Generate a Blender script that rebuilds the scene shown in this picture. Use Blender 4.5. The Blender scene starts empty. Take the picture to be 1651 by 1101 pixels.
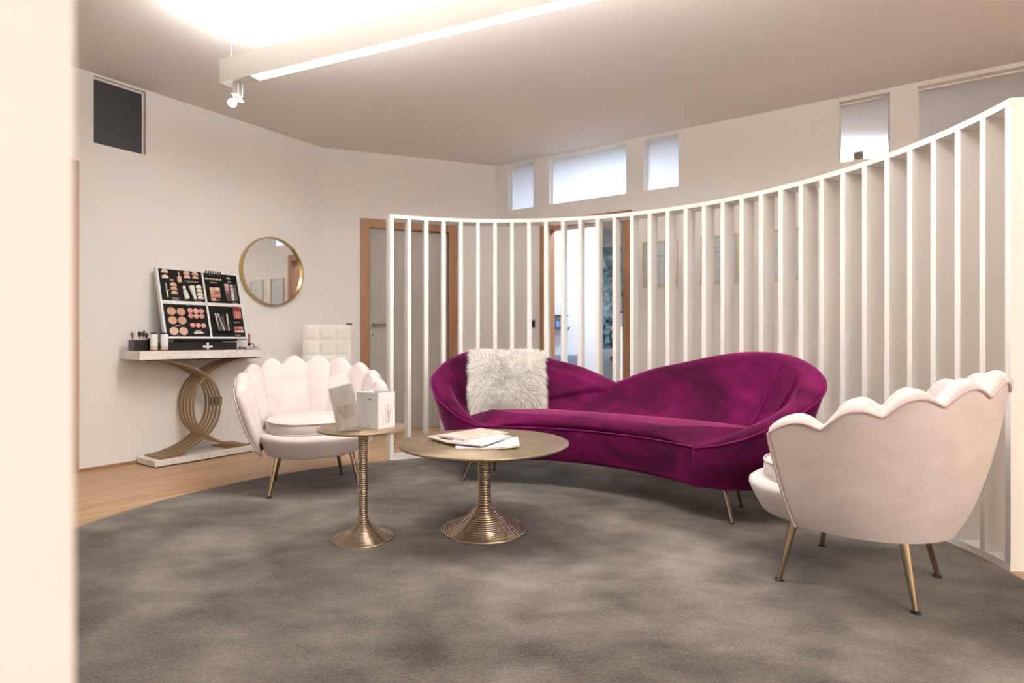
import bpy, bmesh, math, random
from math import sin, cos, pi, atan2, radians, sqrt
from mathutils import Vector, Matrix, noise

S = bpy.context.scene
COL = S.collection
random.seed(7)

# ------------------------------------------------------------------ camera
cam_d = bpy.data.cameras.new('camera')
cam = bpy.data.objects.new('camera', cam_d); COL.objects.link(cam)
cam.location = (0, 0, 0.9); cam.rotation_euler = (pi/2, 0, 0)
cam_d.sensor_width = 36; cam_d.lens = 925/1651*36
cam_d.shift_y = -2.1/1651
cam_d.clip_start = 0.01
cam_d.dof.use_dof = True; cam_d.dof.focus_distance = 2.9; cam_d.dof.aperture_fstop = 3.2
S.camera = cam
# ------------------------------------------------------------------ world and exposure
S.view_settings.view_transform = 'Standard'; S.view_settings.look = 'None'
S.view_settings.gamma = 1; S.view_settings.exposure = 1.15
S.view_settings.use_curve_mapping = False
w = bpy.data.worlds.new('world'); S.world = w; w.use_nodes = True
w.node_tree.nodes['Background'].inputs[0].default_value = (0.62, 0.80, 1.0, 1)
w.node_tree.nodes['Background'].inputs[1].default_value = 2.2
# ------------------------------------------------------------------ large lamps (fixtures are built further down)
def area(name, loc, rot, sx, sy, power, color, parent=None):
    d = bpy.data.lights.new(name, 'AREA'); d.shape = 'RECTANGLE'; d.size = sx; d.size_y = sy
    d.energy = power; d.color = color
    o = bpy.data.objects.new(name, d); COL.objects.link(o); o.location = loc; o.rotation_euler = rot
    if parent: o.parent = parent
    return o
WARM = (1.0, 0.965, 0.925)
P_UP, P_DOWN, P_REAR, P_BACK = 44, 17, 50, 112

# ------------------------------------------------------------------ materials
def mat(name, col, rough=0.6, metal=0.0, sheen=0.0, spec=None, coat=0.0):
    m = bpy.data.materials.new(name); m.use_nodes = True
    b = m.node_tree.nodes['Principled BSDF']
    b.inputs['Base Color'].default_value = (*col, 1)
    b.inputs['Roughness'].default_value = rough
    b.inputs['Metallic'].default_value = metal
    if sheen: b.inputs['Sheen Weight'].default_value = sheen; b.inputs['Sheen Roughness'].default_value = 0.35
    if spec is not None: b.inputs['Specular IOR Level'].default_value = spec
    if coat: b.inputs['Coat Weight'].default_value = coat
    return m
def N(m, t): return m.node_tree.nodes.new(t)
def L(m, a, b): m.node_tree.links.new(a, b)
def bsdf(m): return m.node_tree.nodes['Principled BSDF']
def coords(m, scale=(1,1,1), rot=(0,0,0), kind='Object'):
    tc = N(m, 'ShaderNodeTexCoord'); mp = N(m, 'ShaderNodeMapping')
    mp.inputs['Scale'].default_value = scale; mp.inputs['Rotation'].default_value = rot
    L(m, tc.outputs[kind], mp.inputs[0]); return mp.outputs[0]
def noise_tex(m, vec, scale, detail=3, rough=0.55, dist=0.0):
    n = N(m, 'ShaderNodeTexNoise'); n.inputs['Scale'].default_value = scale
    n.inputs['Detail'].default_value = detail; n.inputs['Roughness'].default_value = rough
    n.inputs['Distortion'].default_value = dist; L(m, vec, n.inputs['Vector']); return n.outputs['Fac']
def ramp(m, fac, stops, interp='LINEAR'):
    r = N(m, 'ShaderNodeValToRGB'); r.color_ramp.interpolation = interp
    e = r.color_ramp.elements
    while len(e) < len(stops): e.new(0.5)
    for i, (p, c) in enumerate(stops): e[i].position = p; e[i].color = (*c, 1)
    L(m, fac, r.inputs[0]); return r.outputs[0]
def bump(m, fac, strength, dist):
    b = N(m, 'ShaderNodeBump'); b.inputs['Strength'].default_value = strength
    b.inputs['Distance'].default_value = dist; L(m, fac, b.inputs['Height'])
    L(m, b.outputs[0], bsdf(m).inputs['Normal']); return b

def wall_mat(name, col):
    m = mat(name, col, 0.85, spec=0.2); v = coords(m)
    bump(m, noise_tex(m, v, 260, 2), 0.08, 0.001); return m
M_WALL = wall_mat('wall_paint', (0.87, 0.85, 0.83))
M_CEIL = wall_mat('ceiling_paint', (0.79, 0.755, 0.73))
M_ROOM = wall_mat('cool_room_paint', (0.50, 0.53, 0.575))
M_WHITE = mat('white_lacquer', (0.89, 0.87, 0.845), 0.35)
M_LAMP = mat('lamp_housing', (0.66, 0.635, 0.59), 0.5)
M_BLACK = mat('black_acrylic', (0.010, 0.009, 0.009), 0.35, spec=0.25)
M_BLACKGLOSS = mat('black_gloss', (0.012, 0.011, 0.011), 0.35)
M_PURE = mat('white_card', (0.85, 0.86, 0.87), 0.5)
M_MOUNT = mat('cream_mount', (0.74, 0.67, 0.60), 0.7)
M_SHEET = mat('certificate_paper', (0.82, 0.80, 0.79), 0.7)
M_GREY = mat('grey_print', (0.34, 0.34, 0.35), 0.6)
M_LTEXT = mat('pale_print', (0.55, 0.53, 0.50), 0.6)
M_CHROME = mat('dark_nickel', (0.30, 0.28, 0.26), 0.3, 1.0)
M_STEEL = mat('steel', (0.6, 0.6, 0.6), 0.25, 1.0)
M_DARKBAR = mat('dark_metal', (0.05, 0.05, 0.055), 0.4, 0.6)
M_SKYBOX = mat('grey_blue_lacquer', (0.16, 0.20, 0.27), 0.5)

def wood_mat(name, c1, c2, scale, rot=0.0, axis=2):
    m = mat(name, c1, 0.45)
    sc = [scale*6]*3; sc[axis] = scale*0.35
    v = coords(m, tuple(sc), (0, 0, rot))
    f = noise_tex(m, v, 3.0, 5, 0.6, 0.4)
    L(m, ramp(m, f, [(0.3, c1), (0.7, c2)]), bsdf(m).inputs['Base Color']); return m
M_BEECH = wood_mat('beech_trim', (0.43, 0.22, 0.115), (0.33, 0.165, 0.08), 3.0)

def floor_mat():
    m = mat('oak_strip_parquet', (0.5, 0.35, 0.22), 0.42)
    v = coords(m, (1, 1, 1), (0, 0, -atan2(.820, .572)))
    br = N(m, 'ShaderNodeTexBrick'); L(m, v, br.inputs['Vector'])
    br.inputs['Scale'].default_value = 1.0
    br.inputs['Brick Width'].default_value = 0.42; br.inputs['Row Height'].default_value = 0.024
    br.inputs['Mortar Size'].default_value = 0.0008; br.inputs['Mortar Smooth'].default_value = 0.4
    br.offset = 0.37; br.offset_frequency = 3
    br.inputs['Color1'].default_value = (0.62, 0.415, 0.25, 1); br.inputs['Color2'].default_value = (0.475, 0.29, 0.16, 1)
    br.inputs['Mortar'].default_value = (0.34, 0.21, 0.12, 1)
    mp = N(m, 'ShaderNodeMapping'); mp.inputs['Scale'].default_value = (2.2, 55, 1); L(m, v, mp.inputs[0])
    f = noise_tex(m, mp.outputs[0], 1.6, 4, 0.6)
    g = ramp(m, f, [(0.3, (0.80, 0.80, 0.80)), (0.75, (1.15, 1.12, 1.08))])
    mx = N(m, 'ShaderNodeMix'); mx.data_type = 'RGBA'; mx.blend_type = 'MULTIPLY'; mx.inputs[0].default_value = 1
    L(m, br.outputs['Color'], mx.inputs[6]); L(m, g, mx.inputs[7]); L(m, mx.outputs[2], bsdf(m).inputs['Base Color'])
    return m
M_FLOOR = floor_mat()

def carpet_mat():
    m = mat('carpet_pile', (0.16, 0.14, 0.12), 1.0, sheen=0.25, spec=0.05)
    v = coords(m)
    big = noise_tex(m, v, 1.9, 2, 0.5, 0.25)
    mid = noise_tex(m, coords(m, (1, 1.7, 1), (0, 0, 0.5)), 6.0, 2, 0.5, 0.3)
    fine = noise_tex(m, v, 150, 2, 0.8)
    a = N(m, 'ShaderNodeMath'); a.operation = 'MULTIPLY_ADD'; a.inputs[1].default_value = 0.45
    L(m, mid, a.inputs[0]); L(m, big, a.inputs[2])
    b = N(m, 'ShaderNodeMath'); b.operation = 'MULTIPLY_ADD'; b.inputs[1].default_value = 0.55
    L(m, fine, b.inputs[0]); L(m, a.outputs[0], b.inputs[2])
    h = N(m, 'ShaderNodeMath'); h.operation = 'MULTIPLY'; h.inputs[1].default_value = 0.5; L(m, b.outputs[0], h.inputs[0])
    L(m, ramp(m, h.outputs[0], [(0.37, (0.056, 0.049, 0.042)), (0.50, (0.148, 0.130, 0.112)), (0.62, (0.255, 0.228, 0.198))]), bsdf(m).inputs['Base Color'])
    bump(m, fine, 0.9, 0.006)
    return m
M_CARPET = carpet_mat()

def velvet(name, dark, mid, light, scale, sheen, tint, lo=0.36, hi=0.66):
    m = mat(name, mid, 0.75, sheen=sheen, spec=0.15)
    bsdf(m).inputs['Sheen Tint'].default_value = (*tint, 1)
    v = coords(m, (1, 1, 1.5))
    f = noise_tex(m, v, scale, 5, 0.6, 0.8)
    L(m, ramp(m, f, [(lo, dark), ((lo+hi)/2, mid), (hi, light)]), bsdf(m).inputs['Base Color'])
    bump(m, noise_tex(m, v, 300, 2), 0.1, 0.001)
    return m
M_MAGENTA = velvet('magenta_velvet', (0.050, 0.0004, 0.022), (0.100, 0.0010, 0.044), (0.170, 0.005, 0.080), 2.8, 0.85, (1.0, 0.22, 0.58))
M_MAGPIPE = velvet('magenta_piping', (0.14, 0.001, 0.065), (0.20, 0.003, 0.095), (0.25, 0.01, 0.13), 4.2, 0.6, (1.0, 0.35, 0.75))
M_PINK = velvet('blush_velvet', (0.64, 0.57, 0.555), (0.675, 0.605, 0.59), (0.71, 0.645, 0.63), 4.5, 0.12, (1, 0.93, 0.93))
M_PINKPIPE = velvet('blush_piping', (0.48, 0.38, 0.365), (0.53, 0.43, 0.41), (0.58, 0.48, 0.46), 3.5, 0.3, (1, 0.93, 0.93))
M_LEATHER = mat('white_leatherette', (0.78, 0.74, 0.68), 0.45)
M_BRASS = mat('brushed_brass', (0.47, 0.385, 0.295), 0.24, 1.0)
M_BRASSLEG = mat('brass_leg', (0.46, 0.36, 0.25), 0.18, 1.0)
M_BRONZE = mat('antique_gold_paint', (0.40, 0.275, 0.16), 0.38, 0.6)
M_MIRFRAME = mat('gold_frame', (0.55, 0.40, 0.18), 0.25, 1.0)
M_PICFRAME = mat('pale_gold_frame', (0.70, 0.57, 0.38), 0.4, 0.6)
M_MIRROR = mat('mirror_glass', (0.88, 0.88, 0.88), 0.01, 1.0)

def top_mat():
    m = mat('champagne_tabletop', (0.50, 0.40, 0.28), 0.34, 1.0)
    v = coords(m)
    f = noise_tex(m, v, 5, 3); L(m, ramp(m, f, [(0.35, (0.42, 0.33, 0.225)), (0.7, (0.56, 0.455, 0.32))]), bsdf(m).inputs['Base Color'])
    return m
M_TOP = top_mat()

def marble():
    m = mat('white_marble', (0.85, 0.83, 0.80), 0.25)
    v = coords(m)
    f = noise_tex(m, v, 3.0, 6, 0.6, 2.5)
    L(m, ramp(m, f, [(0.0, (0.86, 0.83, 0.79)), (0.485, (0.86, 0.83, 0.79)), (0.50, (0.66, 0.60, 0.54)), (0.515, (0.86, 0.83, 0.79)), (1, (0.86, 0.83, 0.79))]), bsdf(m).inputs['Base Color'])
    return m
M_MARBLE = marble()

def door_mat():
    m = mat('embossed_grey_door', (0.47, 0.435, 0.395), 0.5)
    v = coords(m)
    mp = N(m, 'ShaderNodeMapping'); mp.inputs['Scale'].default_value = (19, 19, 19); L(m, v, mp.inputs[0])
    fr = N(m, 'ShaderNodeVectorMath'); fr.operation = 'FRACTION'; L(m, mp.outputs[0], fr.inputs[0])
    sb = N(m, 'ShaderNodeVectorMath'); sb.operation = 'SUBTRACT'; sb.inputs[1].default_value = (0.5, 0.5, 0.5); L(m, fr.outputs[0], sb.inputs[0])
    ml = N(m, 'ShaderNodeVectorMath'); ml.operation = 'MULTIPLY'; ml.inputs[1].default_value = (1, 0, 1); L(m, sb.outputs[0], ml.inputs[0])
    ln = N(m, 'ShaderNodeVectorMath'); ln.operation = 'LENGTH'; L(m, ml.outputs[0], ln.inputs[0])
    L(m, ramp(m, ln.outputs['Value'], [(0.08, (0.36, 0.335, 0.305)), (0.17, (0.45, 0.425, 0.39))]), bsdf(m).inputs['Base Color'])
    bump(m, ln.outputs['Value'], 0.3, 0.004)
    return m
M_DOOR = door_mat()

def glass(name, col, rough=0.0):
    m = mat(name, col, rough); b = bsdf(m); b.inputs['Transmission Weight'].default_value = 1.0; b.inputs['IOR'].default_value = 1.45
    return m
M_ACRYL = glass('clear_acrylic', (0.93, 0.94, 0.95), 0.03)
M_SMOKE = glass('smoked_acrylic', (0.20, 0.18, 0.17), 0.05)
def thin_glass(name, tint=(0.95, 0.98, 1.0)):
    m = bpy.data.materials.new(name); m.use_nodes = True; nt = m.node_tree; nt.nodes.clear()
    o = nt.nodes.new('ShaderNodeOutputMaterial'); t = nt.nodes.new('ShaderNodeBsdfTransparent'); g = nt.nodes.new('ShaderNodeBsdfGlossy')
    t.inputs[0].default_value = (*tint, 1); g.inputs['Roughness'].default_value = 0.02
    x = nt.nodes.new('ShaderNodeMixShader'); x.inputs[0].default_value = 0.06
    nt.links.new(t.outputs[0], x.inputs[1]); nt.links.new(g.outputs[0], x.inputs[2]); nt.links.new(x.outputs[0], o.inputs[0]); return m
M_GLASS = thin_glass('window_glass')
def frosted():
    m = bpy.data.materials.new('frosted_glass'); m.use_nodes = True; nt = m.node_tree; nt.nodes.clear()
    o = nt.nodes.new('ShaderNodeOutputMaterial'); t = nt.nodes.new('ShaderNodeBsdfTranslucent'); d = nt.nodes.new('ShaderNodeBsdfDiffuse')
    t.inputs[0].default_value = (0.93, 0.96, 1, 1); d.inputs[0].default_value = (0.6, 0.63, 0.68, 1)
    x = nt.nodes.new('ShaderNodeMixShader'); x.inputs[0].default_value = 0.35
    nt.links.new(t.outputs[0], x.inputs[1]); nt.links.new(d.outputs[0], x.inputs[2]); nt.links.new(x.outputs[0], o.inputs[0]); return m
M_FROST = frosted()
M_DARKGLASS = mat('dark_window_glass', (0.055, 0.055, 0.062), 0.45, spec=0.4)
M_DIMGLASS = glass('satin_glass', (0.88, 0.90, 0.93), 0.22)
def emit(name, col, s):
    m = bpy.data.materials.new(name); m.use_nodes = True; nt = m.node_tree; nt.nodes.clear()
    o = nt.nodes.new('ShaderNodeOutputMaterial'); e = nt.nodes.new('ShaderNodeEmission')
    e.inputs[0].default_value = (*col, 1); e.inputs[1].default_value = s; nt.links.new(e.outputs[0], o.inputs[0]); return m
M_EMIT = emit('lamp_diffuser', (1.0, 0.95, 0.88), 3.2)
M_BULB = emit('halogen_bulb', (1.0, 0.96, 0.9), 14)
def leafmat(name, c1, c2):
    m = mat(name, c1, 0.6); f = noise_tex(m, coords(m), 9, 3)
    L(m, ramp(m, f, [(0.35, c1), (0.65, c2)]), bsdf(m).inputs['Base Color']); return m
M_LEAF = leafmat('hedge_leaf', (0.26, 0.42, 0.42), (0.50, 0.68, 0.68))
def print_mat(name, stops, scale=9, rough=0.3):
    m = mat(name, stops[0][1], rough); f = noise_tex(m, coords(m, (1, 1, 0.3)), scale, 3, 0.6, 1.0)
    L(m, ramp(m, f, stops, 'LINEAR'), bsdf(m).inputs['Base Color']); return m
M_MAG_A = print_mat('magazine_cover_pale_blue', [(0.40, (0.58, 0.66, 0.76)), (0.56, (0.72, 0.71, 0.72)), (0.64, (0.72, 0.36, 0.34))], 6)
M_MAG_B = print_mat('magazine_cover_white', [(0.42, (0.74, 0.71, 0.72)), (0.60, (0.70, 0.50, 0.53)), (0.70, (0.60, 0.20, 0.25))], 6)
M_MAG_C = print_mat('magazine_cover_floral', [(0.36, (0.68, 0.58, 0.49)), (0.50, (0.55, 0.40, 0.32)), (0.60, (0.73, 0.67, 0.62)), (0.68, (0.50, 0.42, 0.36))], 12)
M_MAG_D = print_mat('magazine_cover_rose', [(0.40, (0.68, 0.46, 0.43)), (0.55, (0.74, 0.65, 0.61)), (0.66, (0.76, 0.50, 0.45))], 8)
M_PAPER = mat('page_edges', (0.82, 0.80, 0.77), 0.8)
M_BROCH = print_mat('brochure_print', [(0.40, (0.60, 0.57, 0.55)), (0.55, (0.70, 0.68, 0.66)), (0.68, (0.45, 0.42, 0.40))], 14)
M_BOXW = print_mat('box_print_grey', [(0.50, (0.82, 0.84, 0.86)), (0.66, (0.72, 0.74, 0.77))], 10, 0.4)
M_BOXP = mat('pink_print', (0.62, 0.33, 0.32), 0.6)
M_GREEN = mat('green_socket', (0.02, 0.10, 0.05), 0.5)

# ------------------------------------------------------------------ mesh helpers
def link(name, me, m, parent=None, smooth=False):
    o = bpy.data.objects.new(name, me); COL.objects.link(o)
    if m: me.materials.append(m)
    if parent: o.parent = parent
    if smooth:
        me.polygons.foreach_set('use_smooth', [len(p.vertices) <= 4 for p in me.polygons])
        if len(me.polygons) < 20000: me.set_sharp_from_angle(angle=radians(48))
    return o
def py(name, vs, fs, m, parent=None, smooth=False):
    me = bpy.data.meshes.new(name); me.from_pydata([tuple(v) for v in vs], [], fs); me.update()
    return link(name, me, m, parent, smooth)
def bmo(name, bm, m, parent=None, smooth=False, fix=True):
    if fix: bmesh.ops.recalc_face_normals(bm, faces=bm.faces)
    me = bpy.data.meshes.new(name); bm.to_mesh(me); bm.free(); return link(name, me, m, parent, smooth)
def bx(bm, x0, x1, y0, y1, z0, z1, bev=0.0, mtx=None):
    r = bmesh.ops.create_cube(bm, size=1); vs = r['verts']
    for v in vs:
        v.co = Vector((x0+(v.co.x+.5)*(x1-x0), y0+(v.co.y+.5)*(y1-y0), z0+(v.co.z+.5)*(z1-z0)))
    if bev:
        es = list({e for v in vs for e in v.link_edges})
        r2 = bmesh.ops.bevel(bm, geom=es, offset=bev, segments=2, affect='EDGES', profile=0.5)
        vs = [v for v in r2['verts']] if r2['verts'] else vs
    if mtx is not None:
        s = set(vs)
        for v in vs: v.co = mtx @ v.co
    return vs
def box(name, x0, x1, y0, y1, z0, z1, m, parent=None, bev=0.0, mtx=None):
    bm = bmesh.new(); bx(bm, x0, x1, y0, y1, z0, z1, bev)
    if mtx is not None: bmesh.ops.transform(bm, matrix=mtx, verts=bm.verts)
    return bmo(name, bm, m, parent)
def tube_into(bm, pts, rad, seg=10, closed=False):
    pts = [Vector(p) for p in pts]; n = len(pts); rings = []
    r = rad if isinstance(rad, (list, tuple)) else [rad]*n
    up = Vector((0, 0, 1)); prev = None
    for i, p in enumerate(pts):
        if closed: t = (pts[(i+1) % n]-pts[i-1])
        else: t = pts[min(i+1, n-1)]-pts[max(i-1, 0)]
        t.normalize()
        if prev is None:
            a = up.cross(t)
            if a.length < 0.1: a = Vector((1, 0, 0)).cross(t)
            a.normalize()
        else:
            a = prev-t*prev.dot(t)
            a.normalize()
        prev = a; b = t.cross(a)
        rings.append([bm.verts.new(p+(a*cos(2*pi*k/seg)+b*sin(2*pi*k/seg))*r[i]) for k in range(seg)])
    m = n if closed else n-1
    for i in range(m):
        A, B = rings[i], rings[(i+1) % n]
        for k in range(seg): bm.faces.new((A[k], A[(k+1) % seg], B[(k+1) % seg], B[k]))
    if not closed:
        bm.faces.new(rings[0][::-1]); bm.faces.new(rings[-1])
def tube(name, pts, rad, m, parent=None, seg=10, closed=False):
    bm = bmesh.new(); tube_into(bm, pts, rad, seg, closed); return bmo(name, bm, m, parent, True)
def lathe(name, prof, m, parent=None, seg=64, smooth=True, loc=(0, 0, 0)):
    vs = []; fs = []; rows = []
    for r, z in prof:
        if r < 1e-6: rows.append([len(vs)]); vs.append((loc[0], loc[1], loc[2]+z))
        else:
            rows.append(list(range(len(vs), len(vs)+seg)))
            vs += [(loc[0]+r*cos(2*pi*k/seg), loc[1]+r*sin(2*pi*k/seg), loc[2]+z) for k in range(seg)]
    for A, B in zip(rows, rows[1:]):
        for k in range(seg):
            k2 = (k+1) % seg
            if len(A) == 1 and len(B) == 1: continue
            if len(A) == 1: fs.append((A[0], B[k2], B[k]))
            elif len(B) == 1: fs.append((A[k], A[k2], B[0]))
            else: fs.append((A[k], A[k2], B[k2], B[k]))
    o = py(name, vs, fs, m, parent, smooth)
    bm = bmesh.new(); bm.from_mesh(o.data); bmesh.ops.recalc_face_normals(bm, faces=bm.faces); bm.to_mesh(o.data); bm.free()
    if smooth: o.data.set_sharp_from_angle(angle=radians(40))
    return o
def grid(name, rows, m, parent=None, close_u=False, smooth=True, caps=False):
    nu = len(rows); nv = len(rows[0]); vs = [v for r in rows for v in r]; fs = []
    for i in range(nu if close_u else nu-1):
        for j in range(nv-1):
            a = i*nv+j; b = ((i+1) % nu)*nv+j; fs.append((a, b, b+1, a+1))
    if caps:
        fs.append(tuple(range(nv))); fs.append(tuple(range((nu-1)*nv, nu*nv))[::-1])
    bm = bmesh.new(); bv = [bm.verts.new(v) for v in vs]
    for f in fs:
        try: bm.faces.new([bv[k] for k in f])
        except ValueError: pass
    bmesh.ops.remove_doubles(bm, verts=bm.verts, dist=1e-5)
    o = bmo(name, bm, m, parent, smooth); at_ = o.data.attributes.get('sharp_edge')
    if smooth and at_: o.data.attributes.remove(at_)
    return o
def curve(pts, t):
    """Catmull-Rom through pts, t in 0..1"""
    n = len(pts)-1; x = min(max(t, 0), 1)*n; i = min(int(x), n-1); f = x-i
    p1, p2 = pts[i], pts[i+1]
    p0 = pts[i-1] if i > 0 else [2*a-b for a, b in zip(p1, p2)]
    p3 = pts[i+2] if i+2 <= n else [2*b-a for a, b in zip(p1, p2)]
    return [0.5*((2*b)+(c-a)*f+(2*a-5*b+4*c-d)*f*f+(-a+3*b-3*c+d)*f**3) for a, b, c, d in zip(p0, p1, p2, p3)]
def sm(a, b, x):
    t = min(max((x-a)/(b-a), 0), 1); return t*t*(3-2*t)
def empty(name, loc=(0, 0, 0), rz=0.0):
    o = bpy.data.objects.new(name, None); COL.objects.link(o); o.location = loc; o.rotation_euler = (0, 0, rz)
    o.empty_display_size = 0.1; return o
def tag(o, label=None, cat=None, group=None, kind=None):
    if label: o['label'] = label
    if cat: o['category'] = cat
    if group: o['group'] = group
    if kind: o['kind'] = kind
    return o
def thing(name, label, cat, loc=(0, 0, 0), rz=0.0, group=None):
    return tag(empty(name, loc, rz), label, cat, group)
def copy_tree(o, parent=None):
    c = o.copy(); COL.objects.link(c); c.parent = parent
    for ch in list(o.children): copy_tree(ch, c)
    return c

# ------------------------------------------------------------------ the room
CEIL = 2.753
A = Vector((-1.823, 5.522)); B = Vector((-0.175, 6.100))
dL = Vector((.572, .820)).normalized(); aL = atan2(dL.y, dL.x)
dB = (B-A).normalized(); aB = atan2(dB.y, dB.x)
dR = Vector((.842, -.539)).normalized(); aR = atan2(dR.y, dR.x)
def on_left(x, y=0.0, z=0.0):       # x along the left wall (0 = corner, negative toward camera), y < 0 into the room
    return (A.x+dL.x*x-dL.y*y, A.y+dL.y*x+dL.x*y, z)
def on_right(x, y=0.0, z=0.0):
    return (B.x+dR.x*x-dR.y*y, B.y+dR.y*x+dR.x*y, z)

def wall(name, loc, rz, x0, x1, holes, m, t=0.14, h=CEIL, y0=0.0):
    """wall running along local x, room side at local y = 0, with rectangular openings"""
    xs = sorted({x0, x1, *[a for hh in holes for a in hh[:2]]}); zs = sorted({0.0, h, *[a for hh in holes for a in hh[2:]]})
    bm = bmesh.new(); V = {}
    def v(i, k, j):
        if (i, k, j) not in V: V[(i, k, j)] = bm.verts.new((xs[i], y0+(t if k else 0), zs[j]))
        return V[(i, k, j)]
    def solid(i, j):
        if i < 0 or j < 0 or i >= len(xs)-1 or j >= len(zs)-1: return False
        cx = (xs[i]+xs[i+1])/2; cz = (zs[j]+zs[j+1])/2
        return not any(a < cx < b and c < cz < d for a, b, c, d in holes)
    for i in range(len(xs)-1):
        for j in range(len(zs)-1):
            if not solid(i, j): continue
            bm.faces.new((v(i, 0, j), v(i+1, 0, j), v(i+1, 0, j+1), v(i, 0, j+1)))
            bm.faces.new((v(i, 1, j), v(i, 1, j+1), v(i+1, 1, j+1), v(i+1, 1, j)))
            if not solid(i-1, j): bm.faces.new((v(i, 0, j), v(i, 0, j+1), v(i, 1, j+1), v(i, 1, j)))
            if not solid(i+1, j): bm.faces.new((v(i+1, 0, j), v(i+1, 1, j), v(i+1, 1, j+1), v(i+1, 0, j+1)))
            if not solid(i, j-1): bm.faces.new((v(i, 0, j), v(i, 1, j), v(i+1, 1, j), v(i+1, 0, j)))
            if not solid(i, j+1): bm.faces.new((v(i, 0, j+1), v(i+1, 0, j+1), v(i+1, 1, j+1), v(i, 1, j+1)))
    o = bmo(name, bm, m); o.location = (loc[0], loc[1], 0); o.rotation_euler = (0, 0, rz)
    return tag(o, kind='structure')

tag(box('floor', -7, 9, -3.2, 11, -0.1, 0.0, M_FLOOR), kind='structure')
tag(box('ceiling', -7, 9, -3.2, 11, CEIL, CEIL+0.1, M_CEIL), kind='structure')
D1 = (0.3525, 1.3275); D2 = (0.547, 1.522)
LW = (-1.883, -1.553, 2.27, 2.738)
PANES = [(0.172, 0.510), (0.655, 1.400), (1.565, 1.957), (3.165, 3.425), (3.575, 5.3)]
PZ = (2.258, 2.722)
def s_at(px):
    t = (px-825.5)/925; return (t*B.y-B.x)/(dR.x-t*dR.y)
PANES = [(s_at(819), s_at(860.4)), (s_at(885), s_at(1009.4)), (s_at(1038), s_at(1094)), (s_at(1353), s_at(1434.8)), (s_at(1479.5), 5.4)]
wall('wall_left', A, aL, -6.2, 0.0, [LW, (-2.93, -2.03, 0, 2.05)], M_WALL)
wall('wall_back', A, aB, -0.12, (B-A).length+0.1, [(D1[0]+.06, D1[1]-.06, 0, 2.04)], M_WALL)
wall('wall_right', B, aR, -0.02, 6.65, [(D2[0]+.06, D2[1]-.06, 0, 2.04)]+[(a, b, *PZ) for a, b in PANES], M_WALL)
tag(box('wall_near', -5.6, -0.187, 0.05, 0.245, 0, CEIL, M_WALL), kind='structure')
tag(box('wall_side', 5.45, 5.6, -3.0, 2.62, 0, CEIL, M_WALL), kind='structure')
tag(box('wall_rear', -2.0, 5.6, -3.15, -3.0, 0, CEIL, M_WALL), kind='structure')
tag(box('wall_rear_left', -2.15, -2.0, -3.15, 0.05, 0, CEIL, M_WALL), kind='structure')
# skirting strips of the left and back walls
bm = bmesh.new(); bx(bm, -2.03, -0.0, -0.012, 0, 0, 0.022)
o = bmo('baseboard_left', bm, M_BEECH); o.location = (*A, 0); o.rotation_euler = (0, 0, aL); tag(o, kind='structure')
for nm, x0, x1 in (('baseboard_back', 0.01, D1[0]-.03), ('baseboard_back_right', D1[1]+.03, (B-A).length)):
    o = box(nm, x0, x1, -0.012, 0, 0, 0.022, M_BEECH); o.location = (*A, 0); o.rotation_euler = (0, 0, aB); tag(o, kind='structure')
o = box('baseboard_right', D2[1]+.03, 6.0, -0.012, 0, 0, 0.022, M_BEECH); o.location = (*B, 0); o.rotation_euler = (0, 0, aR); tag(o, kind='structure')

# windows
def window(name, loc, rz, a, b, z0, z1, m, depth=0.075, fr=0.0, frm=None):
    e = empty(name, (loc[0], loc[1], 0), rz); tag(e, kind='structure')
    box('pane', a, b, depth, depth+0.008, z0, z1, m, e)
    f = 0.010
    bm = bmesh.new()
    for q in ((a, b, z0, z0+f), (a, b, z1-f, z1), (a, a+f, z0+f, z1-f), (b-f, b, z0+f, z1-f)):
        bx(bm, q[0], q[1], depth-0.012, depth, q[2], q[3])
    bmo('window_frame', bm, frm or M_WHITE, e)
    return e
window('window_1', A, aL, *LW, M_DARKGLASS, 0.05)
for i, (a, b) in enumerate(PANES):
    window('window_%d' % (i+2), B, aR, a, b, *PZ, M_FROST if i < 3 else M_DIMGLASS, 0.075)

# doors
def casing(e, x0, x1, z1, w_=0.09, depth=0.15, cd=0.014):
    bm = bmesh.new()
    for y0, y1 in ((-cd, 0.0),):
        bx(bm, x0, x0+w_, y0, y1, 0, z1, 0.003); bx(bm, x1-w_, x1, y0, y1, 0, z1, 0.003); bx(bm, x0+w_, x1-w_, y0, y1, z1-w_, z1, 0.003)
    bx(bm, x0+.062, x0+w_-.004, 0, depth, 0, z1-.062); bx(bm, x1-w_+.004, x1-.062, 0, depth, 0, z1-.062)
    bx(bm, x0+w_-.004, x1-w_+.004, 0, depth, z1-w_+.004, z1-.062)
    return bmo('door_frame', bm, M_BEECH, e)
d1 = tag(empty('door_1', (*A, 0), aB), kind='structure'); casing(d1, D1[0], D1[1], 2.10)
leaf = box('door_leaf', D1[0]+.09, D1[1]-.09, 0.045, 0.085, 0.006, 2.008, M_DOOR, d1)
hx = D1[0]+.125
h = tube('handle', [(hx, 0.045, 1.055), (hx, 0.0, 1.055), (hx+.02, -.008, 1.056), (hx+.06, -.01, 1.064), (hx+.11, -.008, 1.066), (hx+.135, -.004, 1.06)], [.013, .014, .014, .012, .011, .009], M_CHROME, d1)
bm = bmesh.new(); tube_into(bm, [(hx, 0.046, 1.055), (hx, 0.036, 1.055)], 0.024, 20); bmo('rosette', bm, M_CHROME, h)
bm = bmesh.new(); tube_into(bm, [(hx, 0.046, .955), (hx, 0.036, .955)], 0.024, 20); k = bmo('keyhole_plate', bm, M_CHROME, d1)
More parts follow.
